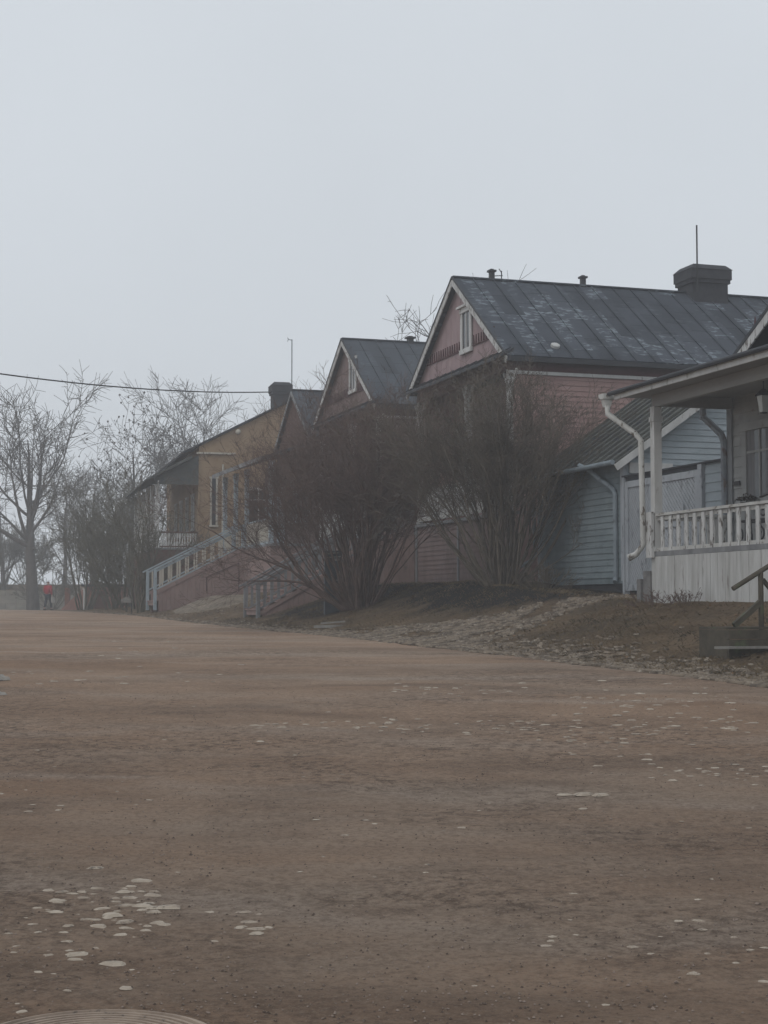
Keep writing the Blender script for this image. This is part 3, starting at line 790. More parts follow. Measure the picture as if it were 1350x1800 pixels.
E_roof = r.build('roof', M['roof_plain'], E_, OE, fix=True)
cn = MB(); cn.box(-.1, 1.45, -.09, -.002, 7.50, 7.57); cn.build('cornice', M['cream'], E_, OE)
vr = MB()
vr.prism([(-.30, -.30, 7.42), (-2.15, -.30, 6.42), (-2.15, -.30, 6.34), (-.30, -.30, 7.30)], (0, 10.5, 0))
vr.build('veranda_roof', M['roof_old'], E_, OE, fix=True)
vg = MB(); vg.prism([(-.02, -.06, 7.45), (-.02, -.06, 6.3), (-1.75, -.06, 6.3), (-1.75, -.06, 6.52)], (0, .05, 0)); vg.box(-1.75, -.02, -.085, -.062, 6.26, 6.33)
vg.build('veranda_gable', M['roof_old'], E_, OE, fix=True)
sk = MB(); sk.box(-1.75, -.005, .0, 10.0, 1.2, 3.68); sk.build('skirt', M['brown_skirt'], E_, OE)
fl = MB(); fl.box(-1.78, -.005, -.03, 10.0, 3.685, 3.75); fl.build('veranda_floor', M['grey_rail'], E_, OE)
posts(E_, OE, (.1, 2.1, 4.1, 6.1, 8.1, 9.9), -1.62, 3.75, 6.4, w=.15, m='white_peel', cap=True)
r_ = MB(); r_.box(-1.55, -.02, .02, .11, 4.34, 4.40); r_.box(-1.55, -.02, .04, .09, 3.78, 3.83)
ra = r_.build('railing', M['brown_skirt'], E_, OE)
b_ = MB(); x = -1.5
while x < -.08:
    b_.prism([(x, .045, 3.74), (x + .035, .045, 3.70), (x + .07, .045, 3.74), (x + .075, .045, 3.95), (x + .055, .045, 4.05), (x + .075, .045, 4.2), (x + .07, .045, 4.34), (x, .045, 4.34), (x - .005, .045, 4.2), (x + .015, .045, 4.05), (x - .005, .045, 3.95)], (0, .025, 0)); x += .105
b_.build('baluster_row', M['white'], ra, OE, fix=True)
straight_railing(E_, OE, .2, 9.8, -1.62, 3.85, 4.4, mr_='brown_skirt', mb_='white_peel', sp=.2)
window(E_, OE, 'a', 0, -1, .45, .75, 4.6, 6.6, fw=.07, mullions=0, mframe='cream')
window(E_, OE, 'a', 0, -1, 1.9, 2.9, 4.6, 6.2, fw=.12, transom=5.7)
for y_ in (1.2, 3.2, 5.4, 7.4):
    window(E_, OE, 'b', 0, -1, y_, y_ + .8, 4.5, 6.0, fw=.1)
cb = MB(); cb.box(-.02, .07, -.03, -.003, 3.75, 7.2); cb.build('corner_board', M['yellow'], E_, OE)
dp = MB(); dp.tube([(.95, -.08, 7.1), (.95, -.08, 3.4)], .04, 6); dp.build('downpipe', M['cream'], E_, OE)
lm = MB(); lm.tube([(1.55, -.02, 8.42), (1.55, -.12, 8.42), (1.55, -.16, 8.42)], [.10, .10, .04], 10); lm.build('wall_lamp', M['cream'], E_, OE)
c = MB(); chimney(c, 3.05, 3.75, .35, 1.05, 8.8, 10.55); c.build('chimney', M['brick_dark'], E_roof, OE)
c = MB(); c.tube([(3.85, .6, 9.5), (3.85, .6, 12.35)], .022, 6); c.tube([(3.85, .6, 12.32), (3.72, .6, 12.34), (3.66, .6, 12.42)], .015, 5)
c.tube([(3.70, .6, 12.34), (3.66, .6, 12.26)], .015, 5)
c.build('antenna_mast', M['metal_grey'], E_roof, OE)

# ------------------------------------------------------------------ house C: near right
C_org = (1.5, -4.2, 1.46)
C = empty('wooden_house', W(*C_org), TH)
tag(C, 'near pale house at the right edge with a white porch railing and skirting', 'house')
CY1 = -.37          # north corner of the body
CY0 = -8.0
s = MB(); siding(s, 'b', 1.5, -1, lambda z: (CY0 + max(0, (z - 4.95) / .55), CY1 - .1 - max(0, (z - 4.95) / .55)), 2.3, 5.65, h=.18)
s.box(1.503, 10.5, CY0, CY1 - .003, 1.2, 4.93)
siding(s, 'a', CY1, 1, lambda z: (1.6, 10.5), 1.5, 4.93, h=.15)
s.build('wall', M['warm_siding'], C, C_org)
cb = MB(); cb.box(1.455, 1.485, CY1 - .11, CY1 + .02, 2.3, 5.0); cb.box(1.455, 1.60, CY1 + .0205, CY1 + .045, 1.5, 5.0); cb.build('corner_board', M['grey_paint'], C, C_org)
window(C, C_org, 'b', 1.48, -1, -1.95, -.86, 3.05, 4.45, fw=.14, transom=3.95, mframe='warm_siding', curtain=True)
window(C, C_org, 'b', 1.48, -1, -4.35, -3.25, 3.05, 4.45, fw=.14, transom=3.95, mframe='warm_siding', curtain=True)
# gable
csl = .55; cyc = -4.3; czr = 7.25
g = MB(); vboards(g, 'b', 1.5, -1, CY0 + 1.0, CY1 - 1.0, 5.64, lambda y: czr - .1 - csl * abs(y - cyc), w=.14, t=.012); g.build('gable_wall', M['warm_siding'], C, C_org, fix=True)
C_roof = gable_roof(1.15, 10.8, cyc, 3.95 - .25, czr, csl).build('roof', M['roof_plain'], C, C_org, fix=True)
bb = MB(); dk = MB()
for s_ in (-1, 1):
    d_ = Vector((0, s_, -csl)).normalized(); p0 = Vector((1.13, cyc, czr - .11)); bb.bar(p0, p0 + d_ * 4.27, .03, .15, up=(0, s_ * csl, 1))
    p1 = Vector((1.12, cyc, czr + .01)); dk.bar(p1, p1 + d_ * 4.27, .03, .06, up=(0, s_ * csl, 1))
bb.build('bargeboard', M['white_peel'], C, C_org); dk.build('verge_cap', M['roof_plain'], C, C_org)
fr = MB(); y = CY0 + .4
fr.box(1.465, 1.483, CY0 + .9, CY1 - .75, 5.97, 6.0)
y = CY0 + .9
while y < CY1 - .8:
    fr.prism([(1.465, y + .01, 6.0), (1.465, y + .09, 6.0), (1.465, y + .05, 6.2)], (.018, 0, 0)); y += .17
fr.build('fringe', M['fringe'], C, C_org, fix=True)
# porch
PY1 = -.40
vr = MB(); vr.prism([(1.55, CY0 - .3, 5.66), (-.42, CY0 - .3, 5.03), (-.42, CY0 - .3, 4.97), (1.55, CY0 - .3, 5.60)], (0, PY1 + .52 - CY0 + .3, 0))
y = CY0
while y < PY1 + .45:
    vr.bar((-.4, y, 5.055), (1.4, y, 5.63), .022, .04); y += .55
vr.build('porch_roof', M['roof_plain'], C, C_org, fix=True)
fa = MB(); fa.box(-.455, -.425, CY0 - .3, PY1 + .50, 4.90, 5.0)
fa.build('fascia', M['white'], C, C_org)
cl = MB(); cl.box(-.415, 1.45, CY0, PY1 + .42, 4.93, 4.955); cl.build('porch_ceiling', M['ceiling'], C, C_org)
bmb = MB(); bmb.box(-.02, .10, CY0, PY1 - .03, 4.72, 4.925); bmb.box(.101, 1.45, PY1 - .14, PY1 - .035, 4.74, 4.925); bmb.build('beam', M['ceiling'], C, C_org)
posts(C, C_org, (PY1 - .06, -4.9, -7.9), .04, 2.30, 4.73, w=.14, m='white', cap=False)
fl = MB(); fl.box(-.03, 1.47, CY0, PY1, 2.22, 2.30); fl.build('porch_floor', M['grey_rail'], C, C_org)
straight_railing(C, C_org, CY0, PY1 - .16, .02, 2.36, 2.93, w=.095, sp=.27)
straight_railing(C, C_org, .12, 1.42, PY1 - .08, 2.36, 2.93, axis='x')
sk = MB(); rn = random.Random(8)
vboards(sk, 'b', -.01, -1, CY0, PY1, 1.40, 2.215, w=.115, t=.025, rnd=rn)
vboards(sk, 'a', PY1 - .03, 1, .0, 1.45, 1.45, 2.215, w=.115, t=.022, rnd=rn)
sk.build('skirt', M['skirt_white'], C, C_org, fix=True)
pr = MB(); pr.box(-.06, .16, PY1 + .003, PY1 + .26, 1.2, 1.98); pr.box(-.10, .02, PY1 + .28, PY1 + .42, 1.2, 1.85); pr.build('stone_pier', M['stone'], C, C_org)
pp = MB(); pp.box(-.10, -.045, PY1 - .13, PY1 + .07, 2.2, 2.96); pp.build('corner_post', M['white_peel'], C, C_org)
gt = MB(); gt.tube([(-.50, CY0, 5.03), (-.50, PY1 + .60, 5.01)], .04, 8); gt.build('gutter', M['roof_plain'], C, C_org)
gt = MB(); gt.box(-.60, -.36, PY1 + .60, PY1 + .80, 4.93, 5.02)
gt.prism([(-.58, PY1 + .62, 4.93), (-.42, PY1 + .62, 4.93), (-.46, PY1 + .62, 4.80), (-.54, PY1 + .62, 4.80)], (0, .14, 0))
gt.build('hopper', M['pipe_white'], C, C_org, fix=True)
dp = MB(); dp.tube([(-.50, PY1 + .66, 4.82), (-.50, PY1 + .66, 4.68), (-.22, PY1 + .20, 4.30), (-.16, PY1 + .10, 4.18), (-.13, PY1 + .10, 2.42), (-.22, PY1 + .20, 2.26), (-.32, PY1 + .28, 2.20)],
    [.05, .05, .05, .05, .05, .05, .062], 9); dp.build('downpipe', M['pipe_white'], C, C_org, smooth=True)
dp = MB(); dp.tube([(1.20, PY1 + .42, 5.1), (1.20, PY1 + .42, 4.66), (1.40, PY1 + .16, 4.34), (1.43, PY1 + .12, 4.2), (1.43, PY1 + .12, 1.7)], .062, 9)
for z in (4.62, 3.75, 2.6): dp.tube([(1.43 if z < 4.3 else 1.20, PY1 + (.12 if z < 4.3 else .42), z), (1.43 if z < 4.3 else 1.20, PY1 + (.12 if z < 4.3 else .42), z + .03)], .07, 9)
dp.build('downpipe', M['pipe_rust'], C, C_org, smooth=False)
sg = MB(); sg.tube([(1.455, -.60, 3.47), (1.44, -.60, 3.47)], .01, 6); sg.box(1.44, 1.458, -.75, -.52, 3.43, 3.50); sg.build('house_sign', M['sign_dark'], C, C_org)
lnt = empty('porch_lantern', W(.55, -3.02, 4.92), TH)
tag(lnt, 'small lantern with pale glass hanging from the porch ceiling at the right edge', 'lantern')
OLn = (.55, -3.02, 4.92)
l_ = MB(); l_.tube([(.55, -3.02, 4.93), (.55, -3.02, 4.72)], .01, 6)
l_.tube([(.55, -3.02, 4.72), (.55, -3.02, 4.63), (.55, -3.02, 4.61)], [.03, .13, .13], 4)
l_.build('cap', M['sign_dark'], lnt, OLn)
l_ = MB(); l_.tube([(.55, -3.02, 4.36), (.55, -3.02, 4.34)], [.06, .05], 4); l_.build('base', M['sign_dark'], lnt, OLn)
l_ = MB(); l_.tube([(.55, -3.02, 4.61), (.55, -3.02, 4.36)], [.105, .065], 4); l_.build('lamp_glass', M['lamp_glass'], lnt, OLn)

# wrought iron bench on the porch
def scroll(mb, c, r, a0, turns, plane_x, rad=.014, flip=1):
    pts = []
    for i in range(22):
        t = i / 21; an = a0 + flip * turns * 2 * math.pi * t; rr = r * (1 - .75 * t)
        pts.append((plane_x, c[0] + rr * math.cos(an), c[1] + rr * math.sin(an)))
    mb.tube(pts, rad, 5)
bn = empty('garden_bench', W(.75, -2.9, 2.30), TH); OB = (.75, -2.9, 2.30)
tag(bn, 'black wrought iron bench with scrolled back standing behind the porch railing', 'bench')
k_ = MB(); k_.box(.52, .95, -3.65, -2.2, 2.70, 2.73); k_.build('seat', M['sign_dark'], bn, OB)
k_ = MB()
for i, yy in enumerate(np.linspace(-3.55, -2.3, 5)):
    scroll(k_, (yy, 2.95), .15, 0, 1.2, .96, flip=1 if i % 2 else -1)
    scroll(k_, (yy + .13, 2.50), .12, 1.5, 1.1, .60, flip=-1 if i % 2 else 1)
k_.tube([(.96, -3.65, 3.12), (.96, -2.9, 3.2), (.96, -2.2, 3.12)], .018, 6); k_.tube([(.96, -3.65, 2.74), (.96, -2.2, 2.74)], .015, 6)
k_.build('backrest', M['sign_dark'], bn, OB)
for (x_, y_) in ((.56, -3.6), (.56, -2.25), (.92, -3.6), (.92, -2.25)):
    k_ = MB(); k_.tube([(x_, y_, 2.30), (x_, y_, 2.72)], .02, 6); k_.build('leg', M['sign_dark'], bn, OB)
# plant on the rail side
pl = empty('flower_pot', W(1.28, -1.25, 2.98), TH); OPp = (1.28, -1.25, 2.98)
tag(pl, 'dark leafy plant in a low pot on a stand in front of the porch window', 'plant')
k_ = MB(); k_.tube([(1.28, -1.25, 2.98), (1.28, -1.25, 3.10)], [.08, .11], 10); k_.build('pot', M['sign_dark'], pl, OPp)
k_ = MB()
for q in ((-.07, -.07), (.07, -.07), (0, .08)): k_.tube([(1.28 + q[0], -1.25 + q[1], 2.30), (1.28 + q[0] * .5, -1.25 + q[1] * .5, 2.99)], .01, 5)
k_.build('stand', M['sign_dark'], pl, OPp)
k_ = MB(); rn = random.Random(4)
for i in range(150):
    an, rr = rn.uniform(0, 6.28), rn.random() ** .5
    c_ = Vector((1.28 + .16 * rr * math.cos(an), -1.25 + .24 * rr * math.sin(an), 3.14 + rn.uniform(0, .13) * (1.1 - rr)))
    d1 = Vector((rn.gauss(0, 1), rn.gauss(0, 1), rn.gauss(0, 1))).normalized() * .03; d2 = d1.orthogonal().normalized() * .016
    k_.quad(c_ - d1, c_ + d2, c_ + d1, c_ - d2)
k_.build('foliage', M['plant'], pl, OPp)

# ------------------------------------------------------------------ blue shed
S_org = (1.7, 6.1, 1.8)
S = empty('shed', W(*S_org), TH)
tag(S, 'grey blue clapboard shed with a ribbed roof between the pale house and the big bush', 'shed')
sy0, sy1 = 4.10, 8.28; ssl = .70; sbr = 4.25; szr = 6.22
weave = lambda x: szr - ssl * abs(x - sbr)
s = MB(); siding(s, 'b', 1.7, -1, lambda z: (sy0 + .02, sy1 - .02), 1.97, 4.44, h=.125)
s.box(1.703, 6.8, sy0 + .02, sy1 - .02, 1.85, 4.38)
s.build('side_wall', M['blue_dark'], S, S_org)
def rngS(z):
    if z < 4.40: return (1.72, 6.78)
    k = (z - 4.35) / ssl; return (max(1.72, sbr - (szr - .08 - z) / ssl), min(6.78, sbr + (szr - .08 - z) / ssl))
s = MB(); siding(s, 'a', sy0, -1, rngS, 1.9, szr - .1, h=.122)
s.prism([(1.71, sy0 + .004, 4.38), (6.79, sy0 + .004, 4.38), (sbr, sy0 + .004, szr - .12)], (0, .012, 0))
s.build('gable_wall', M['blue'], S, S_org, fix=False)
f_ = MB(); f_.box(1.74, 6.76, sy0 + .05, sy1 - .05, 1.2, 1.965); f_.build('foundation', M['foundation'], S, S_org)
cb = MB(); cb.box(1.655, 1.75, sy0 - .035, sy0 + .08, 1.9, 4.40); cb.build('corner_board', M['gate'], S, S_org)
cb = MB(); cb.box(1.65, 1.76, sy1 - .08, sy1 + .03, 1.95, 4.40); cb.build('corner_board', M['gate'], S, S_org)
r = MB()
for s_ in (-1, 1):
    n_ = Vector((s_ * ssl, 0, 1)).normalized(); hw_ = 2.85
    r.prism([(sbr, sy0 - .22, szr), (sbr, sy1 + .2, szr), (sbr + s_ * hw_, sy1 + .2, szr - ssl * hw_), (sbr + s_ * hw_, sy0 - .22, szr - ssl * hw_)], tuple(-n_ * .05))
    y = sy0 - .1
    while y < sy1 + .15:
        r.bar(Vector((sbr + s_ * .02, y, szr - .01)) + n_ * .02, Vector((sbr + s_ * (hw_ - .01), y, szr - ssl * (hw_ - .01))) + n_ * .02, .05, .05, up=n_); y += .42
r.build('roof', M['roof_old'], S, S_org, fix=True)
bb = MB()
for s_ in (-1, 1):
    d_ = Vector((s_, 0, -ssl)).normalized(); p0 = Vector((sbr, sy0 - .235, szr - .12)); bb.bar(p0, p0 + d_ * 3.47, .025, .13, up=(s_ * ssl, 0, 1))
bb.build('bargeboard', M['white'], S, S_org)
dp = MB(); dp.tube([(1.42, 5.6, 4.30), (1.50, 5.4, 4.22), (1.62, 4.42, 3.72), (1.64, 4.38, 3.62), (1.64, 4.38, 1.98), (1.58, 4.30, 1.88)], .05, 8); dp.build('downpipe', M['pipe_grey'], S, S_org)
dp = MB(); dp.tube([(1.55, sy1 + .06, 4.25), (1.6, sy1 + .06, 2.5), (1.50, sy1 + .2, 2.38), (1.28, sy1 + .5, 2.22)], .045, 8); dp.build('downpipe', M['pipe_grey'], S, S_org)
gt = MB(); gt.tube([(1.36, sy0 - .2, 4.22), (1.36, sy1 + .2, 4.2)], .05, 8); gt.build('gutter', M['pipe_grey'], S, S_org)
bx2 = MB(); bx2.box(1.80, 2.75, sy0 - .06, sy0 - .022, 4.03, 4.24); bx2.build('white_board', M['white'], S, S_org)

# ------------------------------------------------------------------ gate between shed and house
G_org = (1.68, 2.2, 1.6)
Gt = empty('gate', W(*G_org), TH)
tag(Gt, 'tall grey double gate of diagonal boards between the blue shed and the porch', 'gate')
def diag_leaf(y0, y1, z0, z1, slope):
    mb = MB(); mb.box(1.68, 1.70, y0, y1, z0, z1)
    # diagonal boards clipped to the leaf
    step = .11; k = -40
    for k in range(-60, 60):
        c = k * step
        def clip(off):
            pts = []
            for t in np.linspace(y0, y1, 2): pass
            return None
        # strip between lines z = z0 + s*(y-y0) + c and + c + .095
        poly = [(y0, z0 + c), (y1, z0 + c + slope * (y1 - y0)), (y1, z0 + c + slope * (y1 - y0) + step - .022), (y0, z0 + c + step - .022)]
        def cut(poly, zc, keep_above):
            outp = []
            for i in range(len(poly)):
                p, q = poly[i], poly[(i + 1) % len(poly)]
                ip = (p[1] >= zc) == keep_above; iq = (q[1] >= zc) == keep_above
                if ip: outp.append(p)
                if ip != iq:
                    t = (zc - p[1]) / (q[1] - p[1]); outp.append((p[0] + t * (q[0] - p[0]), zc))
            return outp
        pl_ = cut(poly, z0, True)
        if len(pl_) > 2: pl_ = cut(pl_, z1, False)
        if len(pl_) > 2: mb.prism([(1.679, p[0], p[1]) for p in pl_], (-.014, 0, 0))
    return mb
for (y0, y1, sl_, midrail) in ((2.78, 3.95, -1.3, False), (1.02, 2.62, 1.0, True)):
    lf = diag_leaf(y0 + .12, y1 - .12, 1.82, 3.72, sl_).build('leaf', M['gate'], Gt, G_org, fix=True)
    fr = MB()
    fr.box(1.64, 1.678, y0, y0 + .12, 1.70, 3.84); fr.box(1.64, 1.678, y1 - .12, y1, 1.70, 3.84)
    fr.box(1.641, 1.678, y0 + .12, y1 - .12, 3.72, 3.84); fr.box(1.641, 1.678, y0 + .12, y1 - .12, 1.70, 1.82)
    if midrail:
        fr.box(1.636, 1.663, y0 + .55, y0 + .63, 1.82, 3.25); fr.box(1.637, 1.663, y0 + .63, y1 - .13, 2.86, 3.0)
    fr.build('frame', M['gate'], lf, G_org)
for (y0, y1) in ((3.96, 4.04), (2.63, 2.77), (.86, 1.01)):
    fr = MB(); fr.box(1.62, 1.74, y0, y1, 1.5, 3.93); fr.build('post', M['gate'], Gt, G_org)
fr = MB(); fr.box(1.62, 1.76, -.30, 4.05, 3.935, 3.965); fr.box(1.66, 1.72, .87, 3.95, 3.86, 3.93); fr.build('top_rail', M['roof_plain'], Gt, G_org)
s = MB(); siding(s, 'b', 1.70, -1, lambda z: (-.30, .855), 1.6, 3.93, h=.165); s.box(1.703, 1.75, -.3, .855, 1.6, 3.93); s.build('side_panel', M['blue'], Gt, G_org)

# ------------------------------------------------------------------ wooden steps with pipe handrail
def grow(b, a): return H(*W(b, a).xy)
stp = empty('garden_steps', W(-2.2, -6.2, grow(-2.2, -6.2)), TH); g0 = grow(-2.2, -6.2)
OS = (-2.2, -6.2, g0)
tag(stp, 'mossy wooden steps with an iron pipe handrail on the grass bank before the porch', 'steps')
sa = -6.35
k_ = MB()
k_.box(-2.28, -1.32, sa - .45, sa - .41, .70, .965); k_.box(-2.285, -1.30, sa - .457, sa - .412, .975, 1.085)
k_.box(-2.28, -1.30, sa - .40, sa + .30, 1.09, 1.12); k_.box(-2.28, -2.24, sa - .40, sa + .30, .70, 1.085)
k_.build('lower_step', M['old_wood'], stp, OS)
k_ = MB(); k_.box(-2.5, -1.0, sa - .58, sa - .475, .855, .885); k_.build('edging_board', M['pale_wood'], stp, OS)
k_ = MB(); k_.box(-1.29, .1, sa - .42, sa + .32, 1.17, 1.22); k_.box(-1.285, .05, sa - .405, sa - .36, .80, 1.165); k_.build('upper_step', M['old_wood'], stp, OS)
k_ = MB(); k_.bar((-2.12, sa - .3, 1.14), (-1.70, sa - .25, 1.44), .05, .07); k_.build('brace', M['old_wood'], stp, OS)
k_ = MB(); k_.tube([(-1.70, sa - .25, 1.0), (-1.70, sa - .25, 1.82)], .035, 8); k_.build('rail_post', M['old_wood'], stp, OS)
k_ = MB(); k_.tube([(-2.10, sa - .25, 1.60), (0.4, sa - .25, 1.60 + 2.5 * .56)], .033, 8); k_.build('handrail', M['old_wood'], stp, OS)
k_ = MB(); k_.bar((-1.64, sa - .2, 1.72), (-1.20, sa - .1, 1.30), .035, .05); k_.build('cross_brace', M['old_wood'], stp, OS)

# ------------------------------------------------------------------ small things among the bushes
def at_g(x, y, dz=0):
    p = gp(x, y); return Vector((p.x, p.y, p.z + dz))
cp = Vector((-1.22, 37.9, 0)); cz_ = H(cp.x, cp.y) + .38
cbn = empty('utility_cabinet', (cp.x, cp.y, cz_), 0.12)
tag(cbn, 'narrow dark grey cabinet with pale strips in front of the left bush', 'cabinet')
k_ = MB(); k_.box(-.20, .20, -.15, .15, -.5, 1.02); k_.box(-.23, .23, -.18, .18, 1.025, 1.06); k_.box(-.17, .17, -.153, -.1505, .10, .80); k_.build('body', M['cabinet'], cbn)
k_ = MB(); k_.bar((-.19, -.17, .985), (.12, -.17, 1.015), .02, .03); k_.bar((-.19, -.17, .90), (.19, -.17, .925), .02, .025)
k_.box(-.03, .14, -.172, -.155, .82, .88); k_.box(.12, .165, -.172, -.155, .40, .58); k_.box(-.02, .17, -.172, -.155, .36, .375)
k_.build('strip', M['pale_wood'], cbn)
def stick(x, y, h_, w_, label, name='marker_post', m='white', tilt=0.03):
    p = gp(x, y); mb = MB(); mb.bar((0, 0, -.15), (tilt, 0, h_ - .03), w_, w_); mb.bar((tilt, 0, h_ - .03), (tilt, 0, h_), w_ * .6, w_ * .6)
    o = mb.build(name, M[m]); o.location = p; tag(o, label, 'post'); return o
stick(609, 1062, .45, .07, 'short white marker post between the cabinet and the left bush', m='white')
p = at_g(585, 1104); mb = MB(); rn = random.Random(1)
mb.bar((-.26, 0, .10), (.26, .05, .14), .10, .035); mb.bar((-.40, .05, .03), (.38, -.02, .04), .12, .06)
o = mb.build('plank', M['pale_wood']); o.location = p; tag(o, 'pale plank laid over a second one on the bank below the cabinet', 'plank')
p = at_g(222, 1076); mbx = empty('mailbox', p)
tag(mbx, 'small pale roofed box on a leg beside the road near the long staircase', 'mailbox')
k_ = MB(); k_.prism([(-.18, -.12, .36), (.18, -.12, .36), (.20, -.12, .48), (0, -.12, .58), (-.20, -.12, .48)], (0, .3, 0)); k_.build('body', M['pale_wood'], mbx, fix=True)
k_ = MB(); k_.box(-.03, .03, -.0, .06, -.1, .355); k_.build('leg', M['old_wood'], mbx)
stick(231, 1080, .42, .03, 'thin dark stake in the verge beside the pale mailbox', name='stake', m='sign_dark', tilt=0)

# ------------------------------------------------------------------ far end of the street
wl = MB(); rn = random.Random(6)
x = -60.0
while x < -17.5:
    wd = rn.uniform(.5, 1.1)
    for (z0_, z1_) in ((1.0, 1.7), (1.71, 2.3), (2.31, 2.62)):
        wl.box(x + .01, x + wd - .01, 111.6 + rn.uniform(-.04, .04), 112.2, z0_, z1_ + (rn.uniform(-.05, .05) if z1_ > 2.5 else 0))
    x += wd
tag(wl.build('stone_wall', M['far_wall']), 'pale stone retaining wall across the far left end of the road', 'wall')
# sloping brick stair wall
bw = MB(); q0 = at(100, 1072, 88); q1 = at(158, 1072, 84)
bw.prism([(q0.x, q0.y, 1.0), (q1.x, q1.y, 1.0), (q1.x, q1.y, 2.75), (q0.x + .3, q0.y, 1.4)], (0, .3, 0)); bw.box(q0.x + .35, q0.x + .6, q0.y + .35, q0.y + .7, 1.0, 2.5)
tag(bw.build('stair_wall', M['red_brick'], fix=True), 'sloping red brick wall beside the walker at the far end', 'wall')
p = at(149, 1070, 83.0); mb = MB(); mb.box(-.08, .08, -.08, .08, -.2, 1.08); mb.box(-.1, .1, -.1, .1, 1.081, 1.13)
o = mb.build('gate_post', M['white']); o.location = (p.x, p.y, 1.27); tag(o, 'pale upright post at the end of the sloping brick wall', 'post')
p = at(168, 1070, 84.5); hut = empty('outbuilding', (p.x, p.y, 1.27)); tag(hut, 'low dark brick outbuilding half hidden by the far left shrubs', 'outbuilding')
k_ = MB(); k_.box(-.45, 1.6, -.8, .8, -.3, 1.25); k_.build('wall', M['red_brick'], hut)
k_ = MB(); k_.prism([(-.6, -.95, 1.24), (1.75, -.95, 1.24), (1.75, -.95, 1.36), (-.6, -.95, 1.36)], (0, 1.9, 0)); k_.build('roof', M['roof_plain'], hut, fix=True)
k_ = MB(); k_.box(.1, .75, -.84, -.801, -.25, 1.0); k_.build('door', M['brown_skirt'], hut)

# ------------------------------------------------------------------ person
def skin_obj(name, verts, edges, radii, m, parent, root=0, sub=1):
    me = bpy.data.meshes.new(name); me.from_pydata([tuple(v) for v in verts], edges, []); me.materials.append(m)
    o = bpy.data.objects.new(name, me); col.objects.link(o); o.parent = parent
    md = o.modifiers.new('skin', 'SKIN'); md.use_smooth_shade = True
    lay = me.skin_vertices[0].data if me.skin_vertices else None
    if lay is None:
        bpy.context.view_layer.objects.active = o
        bpy.ops.object.mode_set(mode='EDIT'); bpy.ops.object.mode_set(mode='OBJECT')
        lay = me.skin_vertices[0].data
    for i, r_ in enumerate(radii):
        lay[i].radius = r_ if isinstance(r_, tuple) else (r_, r_); lay[i].use_root = (i == root)
    sb = o.modifiers.new('sub', 'SUBSURF'); sb.levels = sub; sb.render_levels = sub
    return o
pp_ = at(84, 1071, 92.0)
per = empty('person', (pp_.x, pp_.y, H(pp_.x, pp_.y)), math.radians(160))
tag(per, 'person in a red jacket and dark trousers walking at the far end of the road', 'person')
# faces local -y; stride
V = [(0, 0, .92), (0, .0, 1.12), (0, .0, 1.32), (0, -.01, 1.42), (0, -.03, 1.50), (0, -.03, 1.60), (0, -.02, 1.66),
     (-.09, 0, .88), (-.10, -.13, .48), (-.10, -.22, .09), (-.10, -.34, .03),
     (.09, 0, .88), (.10, .05, .48), (.10, .22, .12), (.10, .12, .04),
     (-.19, 0, 1.36), (-.25, .07, 1.10), (-.24, -.02, .86), (-.24, -.06, .78),
     (.19, 0, 1.36), (.26, -.03, 1.10), (.24, -.19, .92), (.23, -.25, .88)]
Ed = [(0, 1), (1, 2), (2, 3), (3, 4), (4, 5), (5, 6), (0, 7), (7, 8), (8, 9), (9, 10), (0, 11), (11, 12), (12, 13), (13, 14),
      (2, 15), (15, 16), (16, 17), (17, 18), (2, 19), (19, 20), (20, 21), (21, 22)]
Rd = [.13, .13, .15, .06, .075, .095, .06, .09, .06, .04, .03, .09, .06, .04, .03, .06, .045, .035, .03, .06, .045, .035, .03]
for (wrist, sx) in ((18, -1), (22, 1)):
    base = V[wrist]
    for k, (dx, ln) in enumerate(((-.03, .07), (-.01, .085), (.01, .08), (.03, .065), (.045, .045))):
        i0 = len(V)
        V.append((base[0] + dx * .9, base[1] - .02, base[2] - .03)); V.append((base[0] + dx, base[1] - .04, base[2] - .03 - ln))
        Ed += [(wrist, i0), (i0, i0 + 1)]; Rd += [.011, .008]
skin_obj('body', V, Ed, Rd, M['skin'], per, 0)
skin_obj('jacket', [(0, 0, .86), (0, 0, 1.12), (0, 0, 1.32), (0, -.01, 1.43), (-.19, 0, 1.36), (-.25, .07, 1.10), (-.24, -.02, .88), (.19, 0, 1.36), (.26, -.03, 1.10), (.24, -.19, .93)],
         [(0, 1), (1, 2), (2, 3), (2, 4), (4, 5), (5, 6), (2, 7), (7, 8), (8, 9)], [.18, .17, .18, .09, .09, .07, .055, .09, .07, .055], M['jacket'], per, 0)
skin_obj('trousers', [(0, 0, .90), (-.09, 0, .84), (-.10, -.13, .48), (-.10, -.22, .12), (.09, 0, .84), (.10, .05, .48), (.10, .21, .14)],
         [(0, 1), (1, 2), (2, 3), (0, 4), (4, 5), (5, 6)], [.15, .11, .08, .06, .11, .08, .06], M['trousers'], per, 0)
skin_obj('hair', [(0, .0, 1.58), (0, -.0, 1.66)], [(0, 1)], [.10, .085], M['hair'], per, 0)
for (sx, sy_) in ((-.10, -.28), (.10, .16)):
    mb = MB(); mb.tube([(sx, sy_ + .10, .05), (sx, sy_, .045), (sx, sy_ - .12, .035)], [.045, .05, .035], 8); mb.build('shoe', M['hair'], per, smooth=True)
bg = MB(); bg.prism([(-.33, -.10, .45), (-.31, .16, .45), (-.29, .14, .76), (-.31, -.08, .76)], (-.08, 0, 0)); bg.tube([(-.34, -.05, .75), (-.30, .02, .86), (-.34, .10, .75)], .008, 4)
o = bg.build('shopping_bag', M['bag'], fix=True); o.location = per.location; o.rotation_euler = per.rotation_euler
tag(o, 'pale bag carried in the hand of the walker in red', 'bag')

